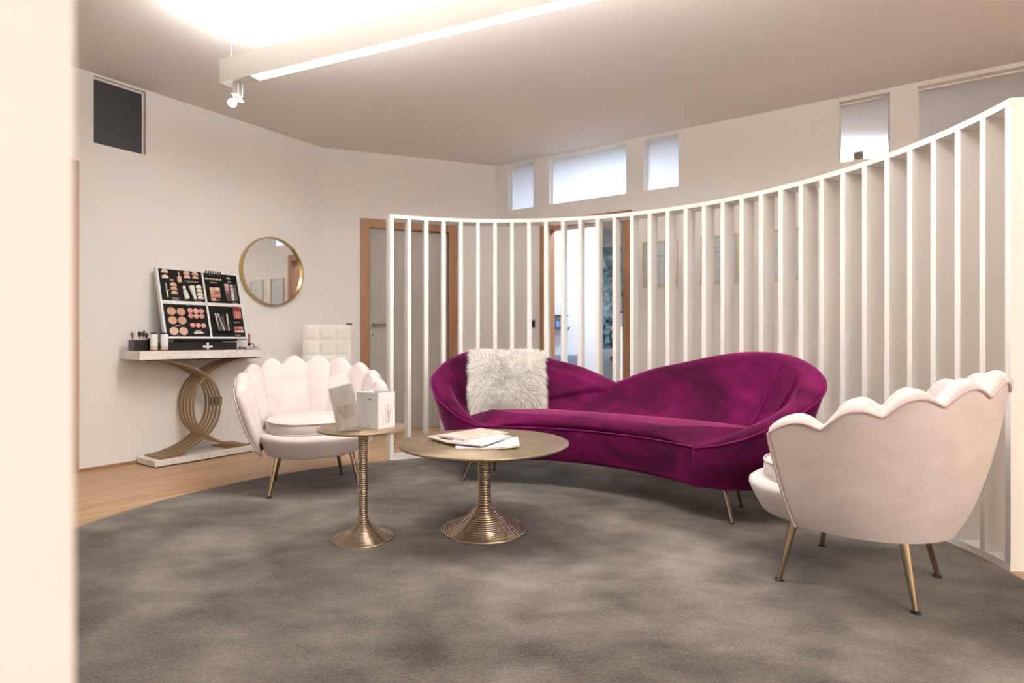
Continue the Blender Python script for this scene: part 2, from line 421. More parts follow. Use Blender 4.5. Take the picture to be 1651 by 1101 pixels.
box('keyhole', hx-.005, hx+.005, 0.034, 0.037, .944, .966, M_BLACK, k)
d2 = tag(empty('door_2', (*B, 0), aR), kind='structure'); casing(d2, D2[0], D2[1], 2.10)
d3 = tag(empty('door_3', (*A, 0), aL), kind='structure'); casing(d3, -2.99, -1.972, 2.12, 0.09)
box('door_leaf', -2.915, -2.045, 0.045, 0.085, 0.006, 2.03, M_WHITE, d3)

# ---- the room beyond the open door
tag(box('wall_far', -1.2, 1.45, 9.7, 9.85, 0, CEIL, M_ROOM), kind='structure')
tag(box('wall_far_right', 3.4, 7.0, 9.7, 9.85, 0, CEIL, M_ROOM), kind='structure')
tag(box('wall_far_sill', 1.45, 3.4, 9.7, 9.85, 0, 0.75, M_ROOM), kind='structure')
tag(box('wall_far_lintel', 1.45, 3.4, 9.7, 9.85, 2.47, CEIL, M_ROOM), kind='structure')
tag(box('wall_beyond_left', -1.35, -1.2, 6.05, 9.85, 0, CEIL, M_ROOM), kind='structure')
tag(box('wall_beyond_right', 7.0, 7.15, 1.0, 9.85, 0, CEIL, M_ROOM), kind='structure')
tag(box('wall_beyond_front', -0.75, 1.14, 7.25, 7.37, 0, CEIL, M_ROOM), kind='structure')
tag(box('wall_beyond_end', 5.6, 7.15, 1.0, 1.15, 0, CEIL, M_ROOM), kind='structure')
e = tag(empty('window_7', (1.45, 9.7, 0)), kind='structure')
box('pane', 0, 1.95, 0.05, 0.056, 0.75, 2.47, M_GLASS, e)
bm = bmesh.new()
for q in ((0, 1.95, .75, .80), (0, 1.95, 2.42, 2.47), (0, .05, .8, 2.42), (1.9, 1.95, .8, 2.42), (.42, .48, .8, 2.42)): bx(bm, q[0], q[1], .03, .05, q[2], q[3])
bmo('window_frame', bm, M_SKYBOX, e)
# hedge outside
bm = bmesh.new(); rnd = random.Random(3)
for k in range(9000):
    c = Vector((rnd.uniform(1.0, 3.3), rnd.uniform(10.9, 11.6), rnd.uniform(0.0, 3.6)))
    n1 = Vector((rnd.gauss(0, 1), rnd.gauss(-.6, 1), rnd.gauss(.3, 1))).normalized(); u = n1.orthogonal().normalized(); v_ = n1.cross(u); s_ = rnd.uniform(.06, .13)
    bm.faces.new([bm.verts.new(c+u*s_), bm.verts.new(c+v_*s_*.6), bm.verts.new(c-u*s_), bm.verts.new(c-v_*s_*.6)])
tag(bmo('hedge', bm, M_LEAF, fix=False), 'blue green leafy hedge seen through the far window of the next room', 'hedge', kind='stuff')
tag(box('ground', -4, 12, 9.86, 16, -0.3, -0.1, mat('garden_soil', (0.12, 0.15, 0.09), 0.9)), kind='structure')

# flat ceiling panels of that room, the first added to backlight panes and doorway
for i, (x, y, p) in enumerate(((1.5, 6.45, P_BACK), (3.38, 5.80, P_BACK*0.5))):
    f = thing('ceiling_panel_lamp', ['flat square ceiling lamp of the next room above its doorway', 'flat square ceiling lamp deep in the next room behind the high glazing'][i], 'lamp', (x, y, CEIL))
    box('housing', -.4, .4, -.4, .4, -.03, 0, M_WHITE, f)
    area('lamp_light', (0, 0, -.035), (0, 0, 0), .7, .7, p*0.5, (0.80, 0.88, 1.0), f)

# ------------------------------------------------------------------ suspended linear lamp
aX = atan2(-.391, .920)
def linear_lamp(name, label, loc, length, up, down, spot=True):
    e = thing(name, label, 'lamp', loc, aX)
    W = 0.07; z0, z1 = 2.34, 2.472
    bm = bmesh.new(); t = 0.004
    bx(bm, 0, length, 0, t, z0, z1); bx(bm, 0, length, W-t, W, z0, z1)
    bx(bm, 0, t, t, W-t, z0, z1); bx(bm, length-t, length, t, W-t, z0, z1)
    bx(bm, t, .228, t, W-t, z0, z0+t); bx(bm, t, length-t, t, W-t, z0+.05, z0+.05+t)
    bmo('housing', bm, M_LAMP, e)
    box('diffuser', .23, length-.004, t, W-t, z0-.001, z0+.012, M_EMIT, e)
    box('upper_tube', .05, length-.05, W/2-.013, W/2+.013, z1-.04, z1-.014, M_EMIT, e)
    area('uplight', (length/2, W/2, z1+.002), (pi, 0, 0), length-.1, .05, up, WARM, e)
    area('downlight', (length/2+.11, W/2, z0-.004), (0, 0, 0), length-.25, .055, down, WARM, e)
    for q in (.05, length-.35):
        wr = tube('suspension_wire', [(q, W/2, z1), (q, W/2, CEIL-.01)], .0016, M_LAMP, e, 6)
        lathe('ceiling_cap', [(0, 0), (.022, 0), (.022, -.008), (.004, -.022), (0, -.022)], M_LAMP, wr, 20, True, (q, W/2, CEIL))
    return e
lamp = linear_lamp('linear_pendant_lamp', 'long white suspended beam lamp with a glowing strip crossing the ceiling', (-1.636, 3.209, 0), 3.4, P_UP, P_DOWN)
linear_lamp('linear_pendant_lamp', 'second long white suspended beam lamp behind the camera', (1.1, -1.7, 0), 3.4, P_REAR*1.7, P_REAR*.7)  # added fill lamp out of view, lights the room from behind the camera
# spot head on the end of the beam
sp = thing('spotlight', 'small white adjustable spotlight under the left end of the beam lamp', 'spotlight', (-1.636+.92*.10+.391*.035, 3.209-.391*.10+.92*.035, 2.34), aX)
bm = bmesh.new(); bx(bm, -.02, .02, -.016, -.011, -.085, 0); bx(bm, -.02, .02, .011, .016, -.085, 0); bx(bm, -.02, .02, -.016, .016, -.006, 0)
bmo('bracket', bm, M_LAMP, sp)
Ms = Matrix.Translation((0, 0, -.085)) @ Matrix.Rotation(radians(-32), 4, 'X') @ Matrix.Rotation(radians(20), 4, 'Y')
bm = bmesh.new(); bx(bm, -.03, .03, -.028, .028, -.005, .0); tube_into(bm, [(0, 0, .012), (0, 0, -.03)], .014, 16); bmesh.ops.transform(bm, matrix=Ms, verts=bm.verts); bmo('head', bm, M_LAMP, sp)
bm = bmesh.new(); bmesh.ops.create_uvsphere(bm, u_segments=18, v_segments=12, radius=.023); bmesh.ops.translate(bm, vec=(0, 0, -.046), verts=bm.verts); bmesh.ops.transform(bm, matrix=Ms, verts=bm.verts)
bmo('bulb', bm, M_BULB, sp, True)

# ------------------------------------------------------------------ carpet and slatted partition
CX, CY, CR = -0.0882, 2.433, 2.0401; A0, DA = -.4171, .0647
SZ = 0.005
rug = lathe('carpet', [(0, 0), (0.0001, 0)]+[(CR*.1*k, SZ-.001) for k in range(1, 10)]+[(CR-.03, SZ-.001), (CR-.016, SZ-.002), (CR-.008, .0)], M_CARPET, None, 160, True)
rug.location = (CX, CY, 0.0002); tag(rug, 'large round grey brown carpet under the sofa, armchairs and tables', 'carpet')

part = thing('slatted_partition', 'curved white slatted room divider standing behind the magenta sofa', 'room divider', (CX, CY, 0))
TOPZ = 1.845; RT = 0.028; RO = CR+.14
def arc_rail(name, z0, z1):
    rows = []; n = 96; a1 = A0+32*DA+.029/CR
    for i in range(n+1):
        a = A0+(a1-A0)*i/n; s_, c_ = sin(a), cos(a)
        rows.append([(CR*s_, CR*c_, z0), (RO*s_, RO*c_, z0), (RO*s_, RO*c_, z1), (CR*s_, CR*c_, z1), (CR*s_, CR*c_, z0)])
    return grid(name, rows, M_WHITE, part, smooth=False, caps=True)
arc_rail('top_rail', TOPZ-RT, TOPZ); arc_rail('bottom_rail', 0.0, RT)
bm = bmesh.new(); bx(bm, 0, .029, .001, .139, RT, TOPZ-RT, .0015)
s0 = bmo('slat', bm, M_WHITE, part)
for i in range(33):
    s = s0 if i == 0 else s0.copy()
    if i: COL.objects.link(s); s.parent = part
    a = A0+i*DA; s.location = (CR*sin(a), CR*cos(a), 0); s.rotation_euler = (0, 0, -a-.5*.029/CR)

# ------------------------------------------------------------------ sofa
def make_sofa():
    th = atan2(-.534, .846)
    e = thing('curved_sofa', 'magenta velvet curved sofa with a double hump back and thin brass legs', 'sofa', (.363, 3.203, 0), th)
    #        E     N     z     bE    bN    t_rim t_seat
    C = [(0, .610, .624, 0, .570, .085, .15),
         (.23, .612, .712, .22, .565, .085, .15),
         (.45, .605, .763, .43, .550, .085, .15),
         (.65, .585, .808, .61, .530, .088, .15),
         (.85, .535, .830, .78, .485, .09, .15),
         (1.05, .435, .818, .93, .410, .10, .15),
         (1.19, .300, .752, 1.035, .305, .12, .15),
         (1.195, .165, .662, 1.03, .185, .13, .15),
         (1.075, .065, .560, .965, .105, .12, .14),
         (.905, .018, .470, .865, .045, .085, .10),
         (.770, .000, .408, .765, .010, .050, .055),
         (.640, .000, .366, .635, .000, .012, .012)]
    n = 72
    def st(s):
        q = curve(C, s); q2 = curve(C, min(s+.004, 1)); q1 = curve(C, max(s-.004, 0))
        d = Vector((q2[3]-q1[3], q2[4]-q1[4]))
        if s < .004: d = Vector((1, 0))
        d.normalize(); nin = Vector((d.y, -d.x))        # points to the inside
        return q, nin
    def station(s, sg):
        q, nin = st(s); E, Nn, z, bE, bN, tr, ts = q
        zb = .170; pts = []
        o = Vector((E, Nn)); b = Vector((bE, bN))
        for k in range(9):
            f = k/8; p = b.lerp(o, f**1.15)-nin*(.012*sin(pi*f)); pts.append((p.x, p.y, zb+(z-.03*min(1, tr/.08)-zb)*f))
        r = tr/2; cc = o+nin*r; hz = .032*min(1, tr/.07)
        for k in range(1, 9):
            a = pi*(1-k/8); p = cc+nin*(cos(a)*r)
            pts.append((p.x, p.y, z-.03*min(1, tr/.08)+hz*sin(a)*1.15))
        inner_top = cc+nin*r; seatp = b+nin*ts; zt = z-.03*min(1, tr/.08)
        zs = min(.40, zt-.004)
        zc = .605-.155*s/.30
        for k in range(1, 31):
            f = k/30; p = inner_top.lerp(seatp, f)+nin*(-.018*sin(pi*f)*min(1, tr/.08)); z_ = zt+(zs-zt)*f
            if sg < 0 and s < .42: p = p+nin*(.022*sm(0, .05, s)*(1-sm(.26, .42, s))*sm(zc-.012, zc+.012, z_)*sm(0, .12, f))
            pts.append((p.x, p.y, z_))
        p = b+nin*(ts*.96); pts.append((p.x, p.y, min(.34, zs-.01)))
        return [(sg*x, y, z_) for x, y, z_ in pts]
    rows = [station(1-i/n, -1) for i in range(n)]+[station(i/n, 1) for i in range(n+1)]
    grid('backrest', rows, M_MAGENTA, e)
    # seat cushion and front apron share the front curve
    def front(E): return .175*max(0, 1-(E/.635)**2)**1.0
    def Fp(s, sg): E = .635*s; return Vector((sg*E, front(E)))
    def Bp(s, sg):
        q, nin = st(s); p = Vector((q[3], q[4]))+nin*max(q[6]-.03, .004); return Vector((sg*p.x, p.y))
    def seat_row(s, sg):
        f_, b_ = Fp(s, sg), Bp(s, sg); zt = .452-.078*sm(.62, 1, s); zz = .368
        out = []; d = (f_-b_); ln = max(d.length, 1e-4); d = d/ln; rr = min(.09, ln*.45)
        for k in range(11):
            t = k/10; p = b_+d*(ln-rr)*t; out.append((p.x, p.y, zt-.006*(1-sin(pi*t))))
        for k in range(1, 10):
            a = pi/2*k/9*1.25; p = b_+d*(ln-rr+rr*min(1.06, sin(min(a, pi/2))*1.06) if a < pi/2 else ln-rr+rr*(1.06-.06*(a-pi/2)/(pi/8)))
            p = p-d*(.016*sm(pi*.5, pi*.625, a)) if a > pi/2 else p; out.append((p.x, p.y, zt-.006-(zt-.006-zz)*(1-cos(min(a, pi*.625)))/(1-cos(pi*.625))))
        return out
    ss = [i/48*.985 for i in range(49)]
    grid('seat_cushion', [seat_row(s, -1) for s in ss[:0:-1]]+[seat_row(s, 1) for s in ss], M_MAGENTA, e)
    def apron(s, sg):
        f_ = Fp(s, sg); out = []
        for k in range(10):
            t = k/9; out.append((f_.x, f_.y-.010*sin(pi*t)**.7+.012*t, .368-(.368-.170)*t))
        q, nin = st(s); out.append((sg*q[3], q[4]*.98+.0, .172)) if s < .97 else out.append((f_.x, f_.y+.02, .172))
        return out
    sa = [i/48 for i in range(49)]
    grid('base', [apron(s, -1) for s in sa[:0:-1]]+[apron(s, 1) for s in sa], M_MAGENTA, e)
    tube('seam_piping', [(sg*.635*s, front(.635*s)-.004, .368) for s, sg in [(s, -1) for s in sa[:0:-1]]+[(s, 1) for s in sa]], .0042, M_MAGPIPE, e, 6)
    for sg in (-1, 1):
        pts = []
        for i in range(61):
            s = .45+.55*i/60; q, nin = st(s); z = q[2]-.03*min(1, q[5]/.08); p = Vector((q[0], q[1]))-nin*.001
            pts.append((sg*p.x, p.y, z))
        pts += [(sg*.640, -.003, .33), (sg*.640, -.004, .25), (sg*.638, -.001, .172)]
        tube('edge_piping', pts, .0042, M_MAGPIPE, e, 6)
        # curved seam across the inner corner of the back
        q, nin = st(.455); r = q[5]/2; o = Vector((q[0], q[1])); cc = o+nin*q[5]; sp_ = Vector((q[3], q[4]))+nin*q[6]
        pts = []
        for k in range(9):
            f = k/8; p = cc.lerp(sp_, f)+nin*(-.018*sin(pi*f)+.001); pts.append((sg*p.x, p.y, (q[2]-.03)+(.42-q[2]+.03)*f))
        tube('inner_seam', pts, .0022, M_MAGPIPE, e, 6)
    for sg in (-1, 1):
        for (tx, ty, fx, fy) in ((.765, .085, .815, .035), (.77, .33, .80, .36)):
            l = tube('leg', [(sg*tx, ty, .175), (sg*fx, fy, .008+SZ)], [.0125, .0065], M_BRASSLEG, e, 14)
            lathe('leg_glide', [(0, 0), (.011, 0), (.011, .006), (.007, .010), (0, .010)], M_DARKBAR, l, 16, True, (sg*fx, fy, SZ))
    return e
sofa = make_sofa()

# fluffy cushion
def make_cushion():
    e = thing('fur_cushion', 'square fluffy white fur cushion leaning on the left half of the sofa', 'cushion', (-.030, 3.765, .452), radians(3))
    R = Matrix.Rotation(radians(-14), 4, 'X')
    hw, hh = .225, .183
    def P(u, v, side):
        bul = (max(0, 1-abs(u)**2.6)*max(0, 1-abs(v)**2.6))**.45
        pinch = 1-.05*(1-u*u)*v*v-.05*(1-v*v)*u*u
        return R @ Vector((u*hw*pinch, -side*.065*bul, v*hh*pinch+hh))
    rows = []; n = 20
    rows1 = [[P(-1+2*i/n, -1+2*j/n, 1) for j in range(n+1)] for i in range(n+1)]
    rows2 = [[P(-1+2*i/n, -1+2*j/n, -1) for j in range(n+1)] for i in range(n+1)]
    bm = bmesh.new()
    for rr in (rows1, rows2):
        g = [[bm.verts.new(p) for p in r] for r in rr]
        for i in range(n):
            for j in range(n): bm.faces.new((g[i][j], g[i+1][j], g[i+1][j+1], g[i][j+1]))
    bmesh.ops.remove_doubles(bm, verts=bm.verts, dist=1e-5)
    mf = mat('white_fur', (0.97, 0.945, 0.905), 0.9, sheen=0.5)
    bmo('cover', bm, mf, e, True)
    rnd = random.Random(11); vs = []; fs = []
    for k in range(19000):
        side = 1 if rnd.random() < .86 else -1
        u, v = rnd.uniform(-1, 1), rnd.uniform(-1, 1)
        if rnd.random() < .22:
            if rnd.random() < .5: u = rnd.choice((-1, 1))*rnd.uniform(.95, 1)
            else: v = rnd.choice((-1, 1))*rnd.uniform(.95, 1)
        p = P(u, v, side); q = P(u*.97, v*.97, side)
        ed = max(abs(u), abs(v)); out = R.to_3x3() @ Vector((u*abs(u)**3*1.3, -side*(1.15-ed), v*abs(v)**3*1.3)); out.normalize()
        cl = noise.noise_vector(Vector((u*3.2, v*3.2, side*2.0)))
        d = out+Vector((cl.x*.9+rnd.gauss(0, .25), rnd.gauss(0, .15), cl.y*.7-.35+rnd.gauss(0, .25))); d.normalize()
        ln = rnd.uniform(.030, .055)*(1+.45*(ed > .90)); w_ = d.cross(Vector((rnd.gauss(0, 1), rnd.gauss(0, 1), rnd.gauss(0, 1)))).normalized()*.0013
        p1 = p+d*ln*.55; p2 = p+d*ln*.85+Vector((cl.x*.2, 0, -.35))*ln*.5
        i = len(vs); vs += [p-w_, p+w_, p1+w_*.8, p1-w_*.8, p2]
        fs += [(i, i+1, i+2, i+3), (i+3, i+2, i+4)]
    o = py('fur', vs, fs, mf, e, True); tag(o, kind='stuff')
    return e
make_cushion()

# ------------------------------------------------------------------ scallop armchairs
def make_chair(label, loc, rz):
    e = thing('scallop_armchair', label, 'armchair', loc, rz, None)
    NP = 10; TOPS = [.648, .700, .740, .765, .785]
    def zt(u):                                   # mean height of the rim at petal coordinate u (0..10)
        m = min(u, NP-u)
        return curve([(.605,), (.652,), (.706,), (.744,), (.770,), (.780,)], m/5)[0]
    def plan(u, R, yf):                          # horseshoe outline from left front, round the back, to right front
        Lf = -yf; arc = pi*R; tot = arc+2*Lf; d = u/NP*tot
        if d < Lf: return Vector((-R, yf+d)), Vector((-1, 0))
        if d > Lf+arc: return Vector((R, -(d-Lf-arc))), Vector((1, 0))
        a = (d-Lf)/R; return Vector((-R*cos(a), R*sin(a))), Vector((-cos(a), sin(a)))
    K = 14; n = NP*K; rows = []; rim = []
    for i in range(n+1):
        u = i/K; fr = (u % 1.0) if i < n else 1.0
        wv = ((sin(pi*fr)**2+.02)**.32-.286)/.720 if 0 < i < n else 0.0
        m_ = min(u, NP-u)
        wr = ((sin(pi*fr)**2+.04)**.36-.314)/.700 if 0 < i < n else 0.0
        if m_ < .5: wr = 1-.55*(1-2*m_)**2.2; wv = max(wv, 1-.5*(1-2*m_)**3)
        z1 = zt(u)+.002-.038*(1-wr); endf = sm(0, .35, min(u, NP-u))
        if min(u, NP-u) < .5: z1 = zt(u)+.002-.038*(1-wr)
        zb = .230; col = []
        zref = zt(u)
        def H(z): return max(0, (z-zb)/(zref-zb))
        def ring(h, off):
            R = .305+(.43-.305)*h**.9; yf = -.135+(-.185+.135)*h
            p, nn = plan(u, R, yf); return p+nn*off
        zo = z1-.012
        for k in range(11):
            hz = zb+(zo-zb)*k/10; h = H(hz)
            p = ring(h, .010*sin(pi*min(h, 1))-.020*max(0, 1-h)**6+.004); col.append((p.x, p.y, hz-.0*h))
        rim.append(col[-1])
        tk = .050+.018*wv; t2 = tk*(.6+.4*endf)
        for k in range(1, 9):                    # padded roll over the rim
            a = pi*k/8; p = ring(H(zo), .004-(t2/2)*(1-cos(a))); col.append((p.x, p.y, zo+(.016+.016*wv)*sin(a)))
        for k in range(1, 11):                   # channelled inner face
            f = k/10; hz = zo+(.36-zo)*f; h = H(hz)*(1-.35*f)
            off = -(t2*(1-f)+(.050+.008*wv)*f*(.4+.6*endf))-.008*wv*sin(pi*min(f*1.15, 1))+.010*sin(pi*f)
            p = ring(h, off); col.append((p.x, p.y, hz))
        p = ring(.1, -.045*(.4+.6*endf)); col.append((p.x, p.y, .30))
        rows.append(col)
    grid('backrest', rows, M_PINK, e, caps=True)
    pp = [Vector(r)+Vector((0, 0, .001)) for r in rim]
    def outw(p): v = Vector((p.x, max(p.y, 0) if p.y > 0 else 0, 0)); return v.normalized()*.003 if v.length else v
    pp = [p+outw(p) for p in pp]
    fl = [Vector(rows[0][k])+Vector((-.002, -.003, 0)) for k in range(0, 10)]; fr_ = [Vector(rows[-1][k])+Vector((.002, -.003, 0)) for k in range(9, -1, -1)]
    tube('piping', fl+pp+fr_, .0048, M_PINKPIPE, e, 8)
    # upholstered seat base
    def dshape(a, R, F, B_, ex=2.3):
        s_, c_ = sin(a), cos(a); x = R*abs(c_)**(2/ex)*(1 if c_ > 0 else -1); y = (B_ if s_ > 0 else F)*abs(s_)**(2/ex)*(1 if s_ > 0 else -1)
        return x, y
    prof = [(.0, .226), (.84, .226), (.895, .231), (.925, .248), (.965, .275), (1.01, .308), (1.035, .330), (1.03, .345), (.99, .356), (.93, .360), (.0, .360)]
    rows = []
    for sc, z in prof:
        rows.append([(*[c*max(sc, .001) for c in dshape(2*pi*k/64, .296, .375, .285, 2.5)], z) for k in range(64)]+[])
    rows = [r+[r[0]] for r in rows]
    grid('seat_base', rows, M_PINK, e)
    prof = [(.0, .357), (.97, .358), (1.0, .364), (1.012, .39), (1.0, .418), (.97, .426), (.85, .434), (.5, .444), (.0, .446)]
    rows = [[(x*max(sc, .001), y*max(sc, .001)+.0, z) for x, y in [dshape(2*pi*k/64, .262, .330, .25, 2.5) for k in range(65)]] for sc, z in prof]
    cu = grid('seat_cushion', rows, M_PINK, e)
    for z in (.364, .424):
        tube('cushion_piping', [(x*1.004, y*1.004, z) for x, y in [dshape(2*pi*k/64, .262, .330, .25, 2.5) for k in range(64)]], .004, M_PINKPIPE, cu, 6, True)
    for sx in (-1, 1):
        for (tx, ty, fx, fy) in ((.205, -.165, .252, -.205), (.165, .165, .205, .208)):
            l = tube('leg', [(sx*tx, ty, .245), (sx*fx, fy, .008+SZ)], [.0165, .0085], M_BRASSLEG, e, 16)
            lathe('leg_glide', [(0, 0), (.016, 0), (.016, .004), (.009, .009), (0, .009)], M_DARKBAR, l, 16, True, (sx*fx, fy, SZ))
    return e
ch = make_chair('pale pink velvet scallop back armchair facing forward beside the console table', (-1.237, 3.551, 0), .433)
c2 = copy_tree(ch); c2.location = (1.32, 2.175, 0); c2.rotation_euler = (0, 0, -2.347)
c2['label'] = 'pale pink velvet scallop armchair in the right foreground, seen from behind'
ch['group'] = c2['group'] = 'scallop armchairs on the carpet'

# ------------------------------------------------------------------ brass tables
def ribs(prof, step, amp):
    """insert fine rings along a profile"""
    out = []
    for (r0, z0), (r1, z1) in zip(prof, prof[1:]):
        ln = sqrt((r1-r0)**2+(z1-z0)**2); n = max(1, int(ln/step)); nx, nz = (z1-z0)/ln, -(r1-r0)/ln
        for k in range(n):
            for f, a in ((0, 0), (.25, .75), (.5, 1), (.75, .75)):
                t = (k+f)/n; out.append((r0+(r1-r0)*t-nx*amp*a*(1 if nx*1 < 0 else -1)*(1 if nx < 0 else 1), z0+(z1-z0)*t+abs(nz)*amp*a))
    out.append(prof[-1]); return out
def table(name, label, loc, R, H, col, base, flare, st_=.0118, amp=.0038):
    e = thing(name, label, 'table', loc)
    tp = [(0, H-.012), (R-.008, H-.012), (R-.001, H-.008), (R, H-.005), (R-.001, H-.001), (R-.004, H)]
    rr = R-.010
    while rr > R*.42:                                # concentric grooves on the outer ring
        tp += [(rr, H), (rr-.0035, H-.0028), (rr-.0070, H)]; rr -= .0118
    tp += [(rr-.002, H), (0, H)]
    lathe('tabletop', tp, M_TOP, e, 128)
    c = [(0.001, H-.012)]
    zz = H-.012; prof = [(col, zz), (col, flare[0][1])]
    def smooth_path(pts, n=60): return [tuple(curve(pts, k/n)) for k in range(n+1)]
    fl = smooth_path([(r, z) for r, z in flare])
    path = [prof[0]]+[(col, zz-(zz-flare[0][1])*k/20) for k in range(1, 20)]+fl
    # resample with ring ribs
    L_ = [0]
    for a, b in zip(path, path[1:]): L_.append(L_[-1]+sqrt((a[0]-b[0])**2+(a[1]-b[1])**2))
    tot = L_[-1]; nr = int(tot/st_); pr = []
    def at(d):
        i = 0
        while i < len(L_)-2 and L_[i+1] < d: i += 1
        f = (d-L_[i])/max(L_[i+1]-L_[i], 1e-9); a, b = path[i], path[i+1]
        t = Vector((b[0]-a[0], b[1]-a[1])).normalized(); return Vector((a[0]+(b[0]-a[0])*f, a[1]+(b[1]-a[1])*f)), Vector((-t.y, t.x))
    for k in range(nr):
        for f, a in ((0, 0), (.2, .7), (.5, 1), (.8, .7)):
            p, nn = at((k+f)/nr*tot); p = p+nn*(amp*a); pr.append((p.x, max(p.y, .001)))
    pr.append((base, .0)); pr = pr+[(0, 0)]
    lathe('pedestal', [(col*.5, H-.0121)]+pr, M_BRASS, e, 96)
    return e
table('coffee_table', 'round brass coffee table with ribbed pedestal holding the magazines', (-.131, 2.724, SZ), .402, .413, .0275, .206,
      [(.0275, .150), (.030, .125), (.040, .105), (.061, .081), (.086, .060), (.112, .042), (.146, .024), (.180, .011), (.206, .003)])
table('side_table', 'small tall brass side table with ribbed pedestal holding brochure stand', (-.676, 2.600, SZ), .199, .501, .0195, .138,
      [(.0195, .115), (.022, .095), (.030, .075), (.046, .055), (.066, .038), (.092, .020), (.116, .009), (.138, .003)], .0095, .0030)

# magazines on the coffee table
ZT = SZ+.413
def magazine(label, x, y, z, rz, wx, wy, m, t=.006, curl=.0, bend=0.0):
    e = thing('magazine', label, 'magazine', (x, y, z), rz, 'magazines fanned on the coffee table')
    nx, ny = 16, 10
    def Z(u, v): return curl*max(0, u-.55)**2*4+bend*(u-.5)*(v-.5)
    top = [[(wx*(i/nx-.5), wy*(j/ny-.5), t+Z(i/nx, j/ny)+.0008) for j in range(ny+1)] for i in range(nx+1)]
    bm = bmesh.new()
    g = [[bm.verts.new(p) for p in r] for r in top]; g2 = [[bm.verts.new((p[0], p[1], p[2]-.0008)) for p in r] for r in top]
    for G, s in ((g, 1), (g2, -1)):
        for i in range(nx):
            for j in range(ny): bm.faces.new((G[i][j], G[i+1][j], G[i+1][j+1], G[i][j+1])[::s])
    bmo('cover', bm, m, e, True, False)
    bm = bmesh.new(); k = .994
    g = [[bm.verts.new((p[0]*k, p[1]*k, p[2]-.0012)) for p in r] for r in top]; g2 = [[bm.verts.new((p[0]*k, p[1]*k, (p[2]-t)*.9)) for p in r] for r in top]
    for i in range(nx):
        for j in range(ny):
            bm.faces.new((g[i][j], g[i+1][j], g[i+1][j+1], g[i][j+1])); bm.faces.new((g2[i][j], g2[i][j+1], g2[i+1][j+1], g2[i+1][j]))
    for i in range(nx):
        bm.faces.new((g[i][0], g2[i][0], g2[i+1][0], g[i+1][0])); bm.faces.new((g[i][ny], g[i+1][ny], g2[i+1][ny], g2[i][ny]))
    for j in range(ny):
        bm.faces.new((g[0][j], g[0][j+1], g2[0][j+1], g2[0][j])); bm.faces.new((g[nx][j], g2[nx][j], g2[nx][j+1], g[nx][j+1]))
    bmo('pages', bm, M_PAPER, e)
    return e
magazine('rose coloured magazine sticking out at the left of the fan', -.235, 2.80, ZT+.0075, radians(36), .290, .205, M_MAG_D)
magazine('pale blue and red magazine nearest the camera, lowest in the fan', -.112, 2.635, ZT+.0005, radians(2), .285, .215, M_MAG_A, .0065, .016)
magazine('white and pink magazine in the middle of the fan', -.150, 2.690, ZT+.0145, radians(62), .290, .19, M_MAG_B)
magazine('floral beige magazine lying on top of the fan', -.190, 2.790, ZT+.0215, radians(47), .295, .195, M_MAG_C)

# box and brochure stand on the side table
ZS = SZ+.501
bxx = thing('card_box', 'white open card box with grey and pink botanical print on side table', 'box', (-.59, 2.53, ZS), 0)
ang = atan2(.53, -.85)      # direction of the left face
bxx.rotation_euler = (0, 0, ang-pi)
# local: -x runs along the left face, +y runs back
bm = bmesh.new(); t = .0025; wX, wY, hZ = .135, .105, .160
bx(bm, -wX, 0, 0, t, 0, hZ); bx(bm, -wX, 0, wY-t, wY, 0, hZ); bx(bm, -wX, -wX+t, t, wY-t, 0, hZ); bx(bm, -t, 0, t, wY-t, 0, hZ); bx(bm, -wX+t, -t, t, wY-t, 0, t)
bmo('carton', bm, M_BOXW, bxx)
box('printed_logo', -.062, -.040, -.0012, 0, .127, .134, M_GREY, bxx)
box('printed_mark', -.062, -.054, -.0012, 0, .012, .017, M_GREY, bxx)
bm = bmesh.new(); rnd = random.Random(5)
for k in range(9):
    y0 = .02+rnd.random()*.05; x = .0008; z0_ = .02+rnd.random()*.02
    tube_into(bm, [(x, y0, z0_), (x, y0+rnd.uniform(-.01, .012), z0_+.02), (x, y0+rnd.uniform(-.012, .015), z0_+rnd.uniform(.035, .085))], .0006, 5)
bmo('printed_twigs', bm, M_BOXP, bxx)
st = thing('brochure_stand', 'clear acrylic leaning brochure stand on the side table', 'brochure stand', (-.70, 2.485, ZS), radians(24))
T = Matrix.Rotation(radians(-13), 4, 'Y')
bm = bmesh.new()
bx(bm, -.052, .052, -.002, .000, 0, .195); bx(bm, -.052, .052, .030, .032, 0, .15); bx(bm, .050, .052, .0, .030, 0, .15); bx(bm, -.052, -.050, .0, .030, 0, .15); bx(bm, -.05, .05, 0, .03, 0, .002)
bmesh.ops.transform(bm, matrix=T, verts=bm.verts)
zmin = min(v.co.z for v in bm.verts)
for v in bm.verts: v.co.z -= zmin
bmo('holder', bm, M_ACRYL, st)
